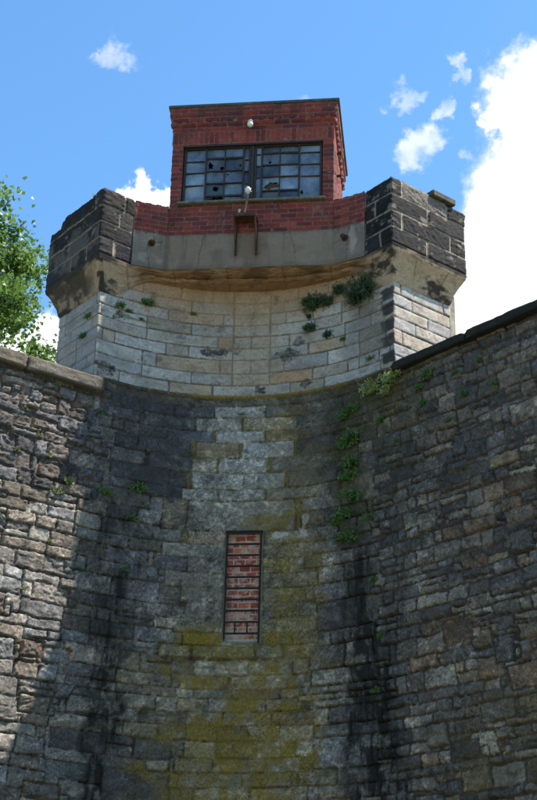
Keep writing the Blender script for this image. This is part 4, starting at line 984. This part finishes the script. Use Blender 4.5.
for sgn, par in ((-1, wallL), (1, wallR)):
    base = pos_lower(np.array(sgn*R0*TH), np.array(HL))[0][:2]; tg = tanL if sgn < 0 else tanR; nn = nL if sgn < 0 else nR
    b = MB(); a = base-nn*.06-tg*.0; c = base+tg*12.2-nn*.06
    plan = [a, c, c-nn*.84, a-nn*.84]
    b.prism([tuple(p) for p in plan], 0, 8.88); b.build('wall_core', M_PLAIN, par)

# ------------------------------------------------------------------ ground
m, t, bs = new_mat('yard_ground'); g = N(t, 'ShaderNodeNewGeometry'); n1 = noise(t, .35, 8, .6, g.outputs['Position']); n2 = noise(t, 9, 6, .7, g.outputs['Position'])
r1 = ramp(t, n1.outputs['Fac'], [(.38, (.07, .085, .03)), (.5, (.13, .14, .06)), (.62, (.26, .23, .18))])
t.links.new(r1.outputs[0], bs.inputs['Base Color']); bs.inputs['Roughness'].default_value = .95
bp = N(t, 'ShaderNodeBump'); bp.inputs['Distance'].default_value = .03; bp.inputs['Strength'].default_value = .6; t.links.new(n2.outputs['Fac'], bp.inputs['Height']); t.links.new(bp.outputs[0], bs.inputs['Normal'])
b = MB(); b.poly([(-900, -900, 0), (900, -900, 0), (900, 900, 0), (-900, 900, 0)]); struct(b.build('ground', m))

# ------------------------------------------------------------------ plants growing out of the masonry
def leaf_quads(P, D, S, N_, ln, wd):
    """n leaves at P with direction D, side S -> verts, quads (pointed four-corner leaf, folded a little)"""
    n = len(P); V = np.empty((n, 4, 3)); V[:, 0] = P; V[:, 1] = P+D*(ln*.45)[:, None]+S*(wd/2)[:, None]+N_*(wd*.18)[:, None]
    V[:, 2] = P+D*ln[:, None]; V[:, 3] = P+D*(ln*.45)[:, None]-S*(wd/2)[:, None]+N_*(wd*.18)[:, None]
    F = np.arange(n*4).reshape(n, 4); return V.reshape(-1, 3), F
def unit(a): return a/np.maximum(np.linalg.norm(a, axis=-1, keepdims=True), 1e-9)
def upper_pos(u, z): 
    p, n = UP.pos(np.array([u]), np.array([z])); return p[0], n[0]
def tuft(u, z, r, kind, label, group, upper=False, droop=0.2, flat=1.):
    rs = np.random.RandomState(int(abs(u*1000)+z*977) % 100000)
    p, n = upper_pos(u, z) if upper else tuple(x[0] for x in pos_lower(np.array([u]), np.array([z])))
    p = p-n*.006
    side = np.array([-n[1], n[0], 0.]); upv = np.array([0, 0, 1.])
    ns = {'grass': 26, 'fern': 26, 'bush': 150, 'small': 16, 'pale': 34}[kind]
    allV, allF, base = [], [], 0
    for s in range(ns):
        a = rs.uniform(-1, 1); e = rs.uniform(-.25, 1) if kind != 'bush' else rs.uniform(-1, 1)
        d = unit(side*a*flat+upv*e*.9+n*rs.uniform(.25, .9)); L = r*rs.uniform(.5, 1.05)
        root = p+side*rs.uniform(-1, 1)*r*.35*flat+upv*rs.uniform(-.3, .1)*r*(1 if kind == 'bush' else .5)
        if kind == 'bush': root = root+unit(rs.normal(0, 1, 3))*r*rs.uniform(0, .55)+n*r*.15; L *= .5; d = unit(d+rs.normal(0, .5, 3))
        k = 5 if kind == 'grass' else 9
        tt = np.linspace(.12, 1, k); pos = root+d[None]*(tt*L)[:, None]-upv[None]*(tt**2*L*droop)[:, None]
        dd = unit(np.gradient(pos, axis=0)); sd = unit(np.cross(dd, n+rs.normal(0, .3, 3)))
        if kind == 'grass':
            w = r*.05*(1-tt**2)+.0015
            A = pos+sd*w[:, None]; B = pos-sd*w[:, None]; V = np.stack([A, B], 1).reshape(-1, 3)
            F = np.array([[2*i, 2*i+1, 2*i+3, 2*i+2] for i in range(k-1)])
        else:
            sg = np.where(np.arange(k) % 2, 1, -1)[:, None]
            D = unit(dd*.6+sd*sg*.9+rs.normal(0, .35, (k, 3))); S = unit(np.cross(D, n+rs.normal(0, .5, (k, 3)))); Nn = unit(np.cross(D, S))
            ls = (.30 if kind != 'bush' else .17)*r*rs.uniform(.7, 1.3, k)*(1.15-.5*tt); ls = np.clip(ls, .010, .05)
            V, F = leaf_quads(pos, D, S, Nn, ls, ls*(.5 if kind != 'bush' else .32))
            w = np.full(k, .0012+.008*r); A = pos+sd*w[:, None]; B = pos-sd*w[:, None]
            sv = np.stack([A, B], 1).reshape(-1, 3); sf = np.array([[2*i, 2*i+1, 2*i+3, 2*i+2] for i in range(k-1)])+len(V)
            V = np.concatenate([V, sv]); F = np.concatenate([F, sf])
        allV.append(V); allF.append(F+base); base += len(V)
    V = np.concatenate(allV); F = np.concatenate(allF)
    me = npmesh('weed_tuft', V-p, F); mat = {'grass': M_WEED, 'fern': M_WEED, 'bush': M_DARKWEED, 'small': M_DRYWEED if u < -1.9 else M_WEED, 'pale': M_PALEWEED}[kind]
    nm = {'bush': 'wall_bush', 'fern': 'wall_fern', 'grass': 'grass_tuft', 'small': 'weed_tuft', 'pale': 'weed_tuft'}[kind]
    me.name = nm; o = link(nm, me, mat); o.location = p
    cat = {'bush': 'bush', 'fern': 'fern', 'grass': 'grass', 'small': 'weed', 'pale': 'weed'}[kind]
    return tag(o, label, cat, group)
GB = 'dark bushes under the tower corbel'; GU = 'weeds on the pale upper masonry'; GR = 'ferns down the damp right angle'; GL = 'ferns on the left side of the curved wall'; GW = 'weeds on the sunlit left wall'; GD = 'weeds on the dark right wall'
T_ = [(.80, 10.30, .17, 'bush', 'dark shaggy bush on the pale masonry, leftmost of the bushes under the corbel', GB, True),
      (.99, 10.29, .12, 'bush', 'dark bush squeezed between the leftmost shaggy bush and the thin one under the corbel', GB, True),
      (1.17, 10.40, .12, 'bush', 'thin dark bush under the corbel between two denser bushes', GB, True),
      (1.52, 10.33, .26, 'bush', 'largest dark bush, growing under the corbel beside the black-stained right pier', GB, True),
      (1.42, 10.22, .15, 'bush', 'lower dark clump hanging beneath the largest bush under the corbel', GB, True),
      (.76, 9.96, .10, 'bush', 'small dark tuft on the pale masonry below the leftmost shaggy bush', GB, True),
      (.74, 10.12, .05, 'bush', 'tiny dark sprig between the leftmost shaggy bush and the small tuft beneath it', GB, True),
      (1.0, 9.82, .08, 'bush', 'small rounded dark tuft on the pale masonry left of the lone green sprig', GB, True),
      (1.21, 9.69, .06, 'fern', 'lone green sprig on the pale masonry below the thin dark bush', GU, True),
      (1.62, 9.30, .10, 'grass', 'flat grass tuft in a joint at the foot of the right pier', GU, True),
      (-1.34, 10.24, .12, 'fern', 'green tuft high on the pale masonry just right of the left pier edge', GU, True),
      (-1.70, 10.10, .09, 'fern', 'green sprig on the left pier just right of its corner edge', GU, True),
      (-1.58, 10.06, .06, 'fern', 'small sprig between the corner sprig of the left pier and the mossy joint', GU, True),
      (-1.40, 10.0, .05, 'small', 'low weed in the mossy joint below the high green tuft of the pale masonry', GU, True),
      (-.75, 10.20, .05, 'fern', 'single thin green sprig on the pale masonry left of the centre strip', GU, True),
      (-2.22, 9.95, .10, 'fern', 'upper green tuft on the shaded outer side of the left pier', GU, True),
      (-2.30, 9.72, .09, 'fern', 'lower green tuft on the shaded outer side of the left pier', GU, True),
      (1.62, 8.90, .13, 'pale', 'bright pale green weed on the ledge, left of the pair by the right coping end', GR),
      (1.98, 8.93, .14, 'pale', 'bright pale green weed on the ledge right at the black coping end', GR),
      (1.86, 8.80, .09, 'pale', 'sparse pale weed hanging just below the two bright ledge weeds', GR),
      (1.25, 8.66, .11, 'fern', 'green fern topmost in the damp streak right of the brick slit', GR),
      (1.36, 8.72, .08, 'fern', 'small fern just right of the topmost fern of the damp streak', GR),
      (1.31, 8.33, .13, 'fern', 'second fern from the top of the damp streak right of the brick slit', GR),
      (1.20, 8.26, .08, 'fern', 'little fern left of the second fern of the damp streak', GR),
      (1.29, 8.02, .12, 'fern', 'third large fern down the damp streak, level with the light stones', GR),
      (1.26, 7.86, .12, 'fern', 'fern directly beneath the third large fern of the damp streak', GR),
      (1.29, 7.60, .13, 'fern', 'fern level with the big lintel stone in the damp streak', GR),
      (1.22, 7.40, .12, 'fern', 'fern just above the level of the brick slit top in the damp streak', GR),
      (1.10, 7.31, .08, 'fern', 'small fern left of the one level with the slit top', GR),
      (1.20, 7.12, .12, 'fern', 'lowest large fern of the damp streak beside the upper brick slit', GR),
      (1.50, 7.30, .07, 'fern', 'small fern to the right of the damp streak, level with the slit top', GR),
      (1.55, 6.55, .06, 'fern', 'small sprig in the right streak halfway down the brick slit', GR),
      (1.60, 5.90, .06, 'fern', 'small sprig in the black streak level with the slit sill', GR),
      (1.52, 5.30, .06, 'fern', 'lowest green sprig in the black streak', GR),
      (-.08, 8.83, .08, 'grass', 'grass tuft in the top joint straight above the brick slit', GL),
      (-.42, 7.32, .035, 'fern', 'tiny sprig on the left end of the big lintel stone', GL),
      (-1.64, 7.63, .11, 'fern', 'leftmost fern of the cluster above the dark left streak', GL),
      (-1.27, 7.76, .13, 'fern', 'bushy fern highest in the cluster above the dark left streak', GL),
      (-1.17, 7.58, .08, 'grass', 'grass tuft at the right side of the fern cluster above the left streak', GL),
      (-1.32, 7.38, .13, 'grass', 'wide grass tuft lowest in the cluster above the left streak', GL),
      (-1.31, 6.74, .06, 'fern', 'small fern in the left streak level with the middle of the brick slit', GL),
      (-1.41, 6.27, .06, 'fern', 'small fern in the left streak level with the slit sill', GL),
      (-1.22, 8.25, .05, 'fern', 'lone sprig in the dark stones above the left fern cluster', GL),
      (-2.23, 7.50, .11, 'small', 'yellowish weed at the shadow edge of the left wall', GW),
      (-2.14, 7.66, .13, 'small', 'largest yellowish weed of the left wall, above the one at the shadow edge', GW),
      (-2.40, 7.90, .05, 'small', 'small weed right of the orange mortar patch on the left wall', GW),
      (-2.44, 8.80, .07, 'small', 'weed hanging right under the left coping near its seam', GW),
      (-2.37, 8.68, .06, 'small', 'second weed below the left coping, just under the one at its seam', GW),
      (-2.79, 8.40, .06, 'small', 'weed in a joint on the upper left wall left of the long dark rocks', GW),
      (-2.56, 8.12, .06, 'small', 'weed halfway between the left coping and the large yellowish weed', GW),
      (-2.80, 7.87, .06, 'small', 'weed nearest the left picture edge above the pale block', GW),
      (-2.69, 7.54, .05, 'small', 'weed on the pale block of the left wall', GW),
      (-2.65, 8.75, .05, 'small', 'short weed close under the left coping, left of the seam weed', GW),
      (-2.93, 8.62, .05, 'small', 'weed under the left coping nearest to the left picture edge', GW),
      (-1.82, 8.62, .05, 'fern', 'sprig where the left rubble meets the curved wall near the coping end', GW),
      (-2.25, 6.9, .05, 'small', 'small sprig low on the left wall beside the shadow edge', GW),
      (-2.45, 6.3, .05, 'small', 'lowest sprig of the sunlit left wall', GW),
      (2.50, 8.80, .12, 'fern', 'green weed under the black coping nearest to the tower pier', GD),
      (2.36, 8.66, .10, 'fern', 'weed just below and left of the one nearest to the tower pier', GD),
      (2.89, 8.66, .08, 'fern', 'weed in the middle of the top rows of the dark wall', GD),
      (3.25, 8.70, .07, 'fern', 'weed under the black coping in the right half of the dark wall', GD),
      (3.0, 8.38, .09, 'fern', 'bushier weed between two orange-pointed stones of the dark wall', GD),
      (3.45, 8.35, .08, 'fern', 'weed on the dark wall near the right picture edge', GD),
      (2.41, 8.45, .09, 'fern', 'weed left of the large grey boulder on the dark wall', GD),
      (2.75, 8.12, .06, 'fern', 'small weed under the large grey boulder of the dark wall', GD),
      (1.75, 8.45, .08, 'fern', 'weed hanging below the pale ledge weeds on the dark stones', GD),
      (1.95, 8.12, .06, 'fern', 'sprig on the dark stones under the ledge weeds, lower of two', GD),
      (1.90, 7.55, .05, 'fern', 'sprig on the dark wall level with the lintel stone', GD),
      (2.9, 7.5, .05, 'fern', 'lone sprig in the plain middle of the dark wall', GD),
      (2.2, 7.0, .05, 'fern', 'lowest sprig on the dark wall right of the streak', GD)]
for a in T_: tuft(a[0], a[1], a[2]*(1.3 if a[5] == GR else 1.15 if a[5] == GB else 1), a[3], a[4], a[5], upper=len(a) > 6)
# grass wisps on the block tops
def top_wisp(x, y, z, r, lab):
    rs = np.random.RandomState(int(x*100) % 99+5); V = []; F = []
    for s in range(14):
        d = unit(np.array([rs.uniform(-.6, .6), rs.uniform(-.6, .6), 1.])); L = r*rs.uniform(.5, 1.1); sd = unit(np.cross(d, rs.normal(0, 1, 3)))
        b0 = np.array([rs.normal(0, r*.3), rs.normal(0, r*.3), -.01])
        V += [b0+sd*.003, b0-sd*.003, b0+d*L*.6-sd*.002, b0+d*L+np.array([rs.normal(0, .3)*L, rs.normal(0, .3)*L, -.1*L])]; F.append([4*s, 4*s+1, 4*s+2, 4*s+3])
    o = link('grass_tuft', npmesh('grass_tuft', V, F), M_DRYWEED); o.location = (x, y, z); tag(o, lab, 'grass')
w_ = cl+np.array([-s2, s2])*.25+np.array([s2, s2])*.06; top_wisp(w_[0], w_[1], 11.56, .09, 'dry grass wisp on top of the left black parapet block')

# ------------------------------------------------------------------ the tree behind the left wall
TR = np.array([-7.6, 8.6]); tree = empty('broadleaf_tree', (TR[0], TR[1], 0), 'tall light green maple-like tree behind the left wall', 'tree')
rs = np.random.RandomState(12)
b = MB(); trunk = [(TR[0], TR[1], 0), (TR[0]+.1, TR[1], 3), (TR[0]-.05, TR[1]+.1, 6), (TR[0]+.1, TR[1], 9), (TR[0]+.15, TR[1]-.1, 12), (TR[0]+.3, TR[1], 14.4), (TR[0]+.4, TR[1], 16.3)]
b.tube(trunk, [.36, .3, .26, .21, .16, .09, .03], 12); b.build('trunk', M_BARK, tree, True)
tips = []
b = MB()
for k in range(84):
    z0 = rs.uniform(7.5, 16.1); i = 5 if z0 > 14.4 else min(int(z0/3), 4); f = (z0-trunk[i][2])/(trunk[i+1][2]-trunk[i][2]); base = lerp(np.array(trunk[i]), np.array(trunk[i+1]), f)
    az = k*2.4+rs.uniform(-.4, .4); reach = np.interp(z0, [6, 9, 12, 14.2, 16.1], [3.3, 3.3, 2.8, 2.3, 1.3])*rs.uniform(.75, 1.05)
    d = np.array([math.cos(az), math.sin(az), 0]); e = base+d*reach+np.array([0, 0, rs.uniform(.2, 1.1)])
    mid_ = lerp(base, e, .5)+rs.normal(0, .12, 3)+np.array([0, 0, .15])
    b.tube([tuple(base), tuple(mid_), tuple(lerp(mid_, e, .7))], [.07, .035, .012], 6)
    for q_ in range(7):
        t0 = rs.uniform(.3, 1); s0 = lerp(lerp(base, mid_, t0), lerp(mid_, e, t0*.8), t0*.9); tip = s0+rs.normal(0, .42, 3)+np.array([0, 0, .12])+d*.05
        b.tube([tuple(s0), tuple(lerp(s0, tip, .6))], [.016, .006], 5); tips.append((tip, .36))
    tips.append((e, .38))
for k in range(8): tips.append((np.array([TR[0]+.4, TR[1], 16.3])+rs.normal(0, .3, 3), .32))
b.build('branch', M_BARK, tree, True)
Vs, Fs, base_n = [], [], 0
for tip, rr in tips:
    n = rs.randint(150, 250); q_ = tip+rs.normal(0, 1, (n, 3))*rr*np.array([.62, .62, .42]); 
    D = unit(rs.normal(0, 1, (n, 3))+np.array([0, 0, -.5])); S = unit(np.cross(D, rs.normal(0, .5, (n, 3))+np.array([0, 0, 1.]))); Nn = unit(np.cross(D, S))
    ln = rs.uniform(.07, .13, n); V, F = leaf_quads(q_, D, S, Nn, ln, ln*.85); Vs.append(V); Fs.append(F+base_n); base_n += len(V)
link('crown', npmesh('crown', np.concatenate(Vs), np.concatenate(Fs)), M_LEAF, tree)
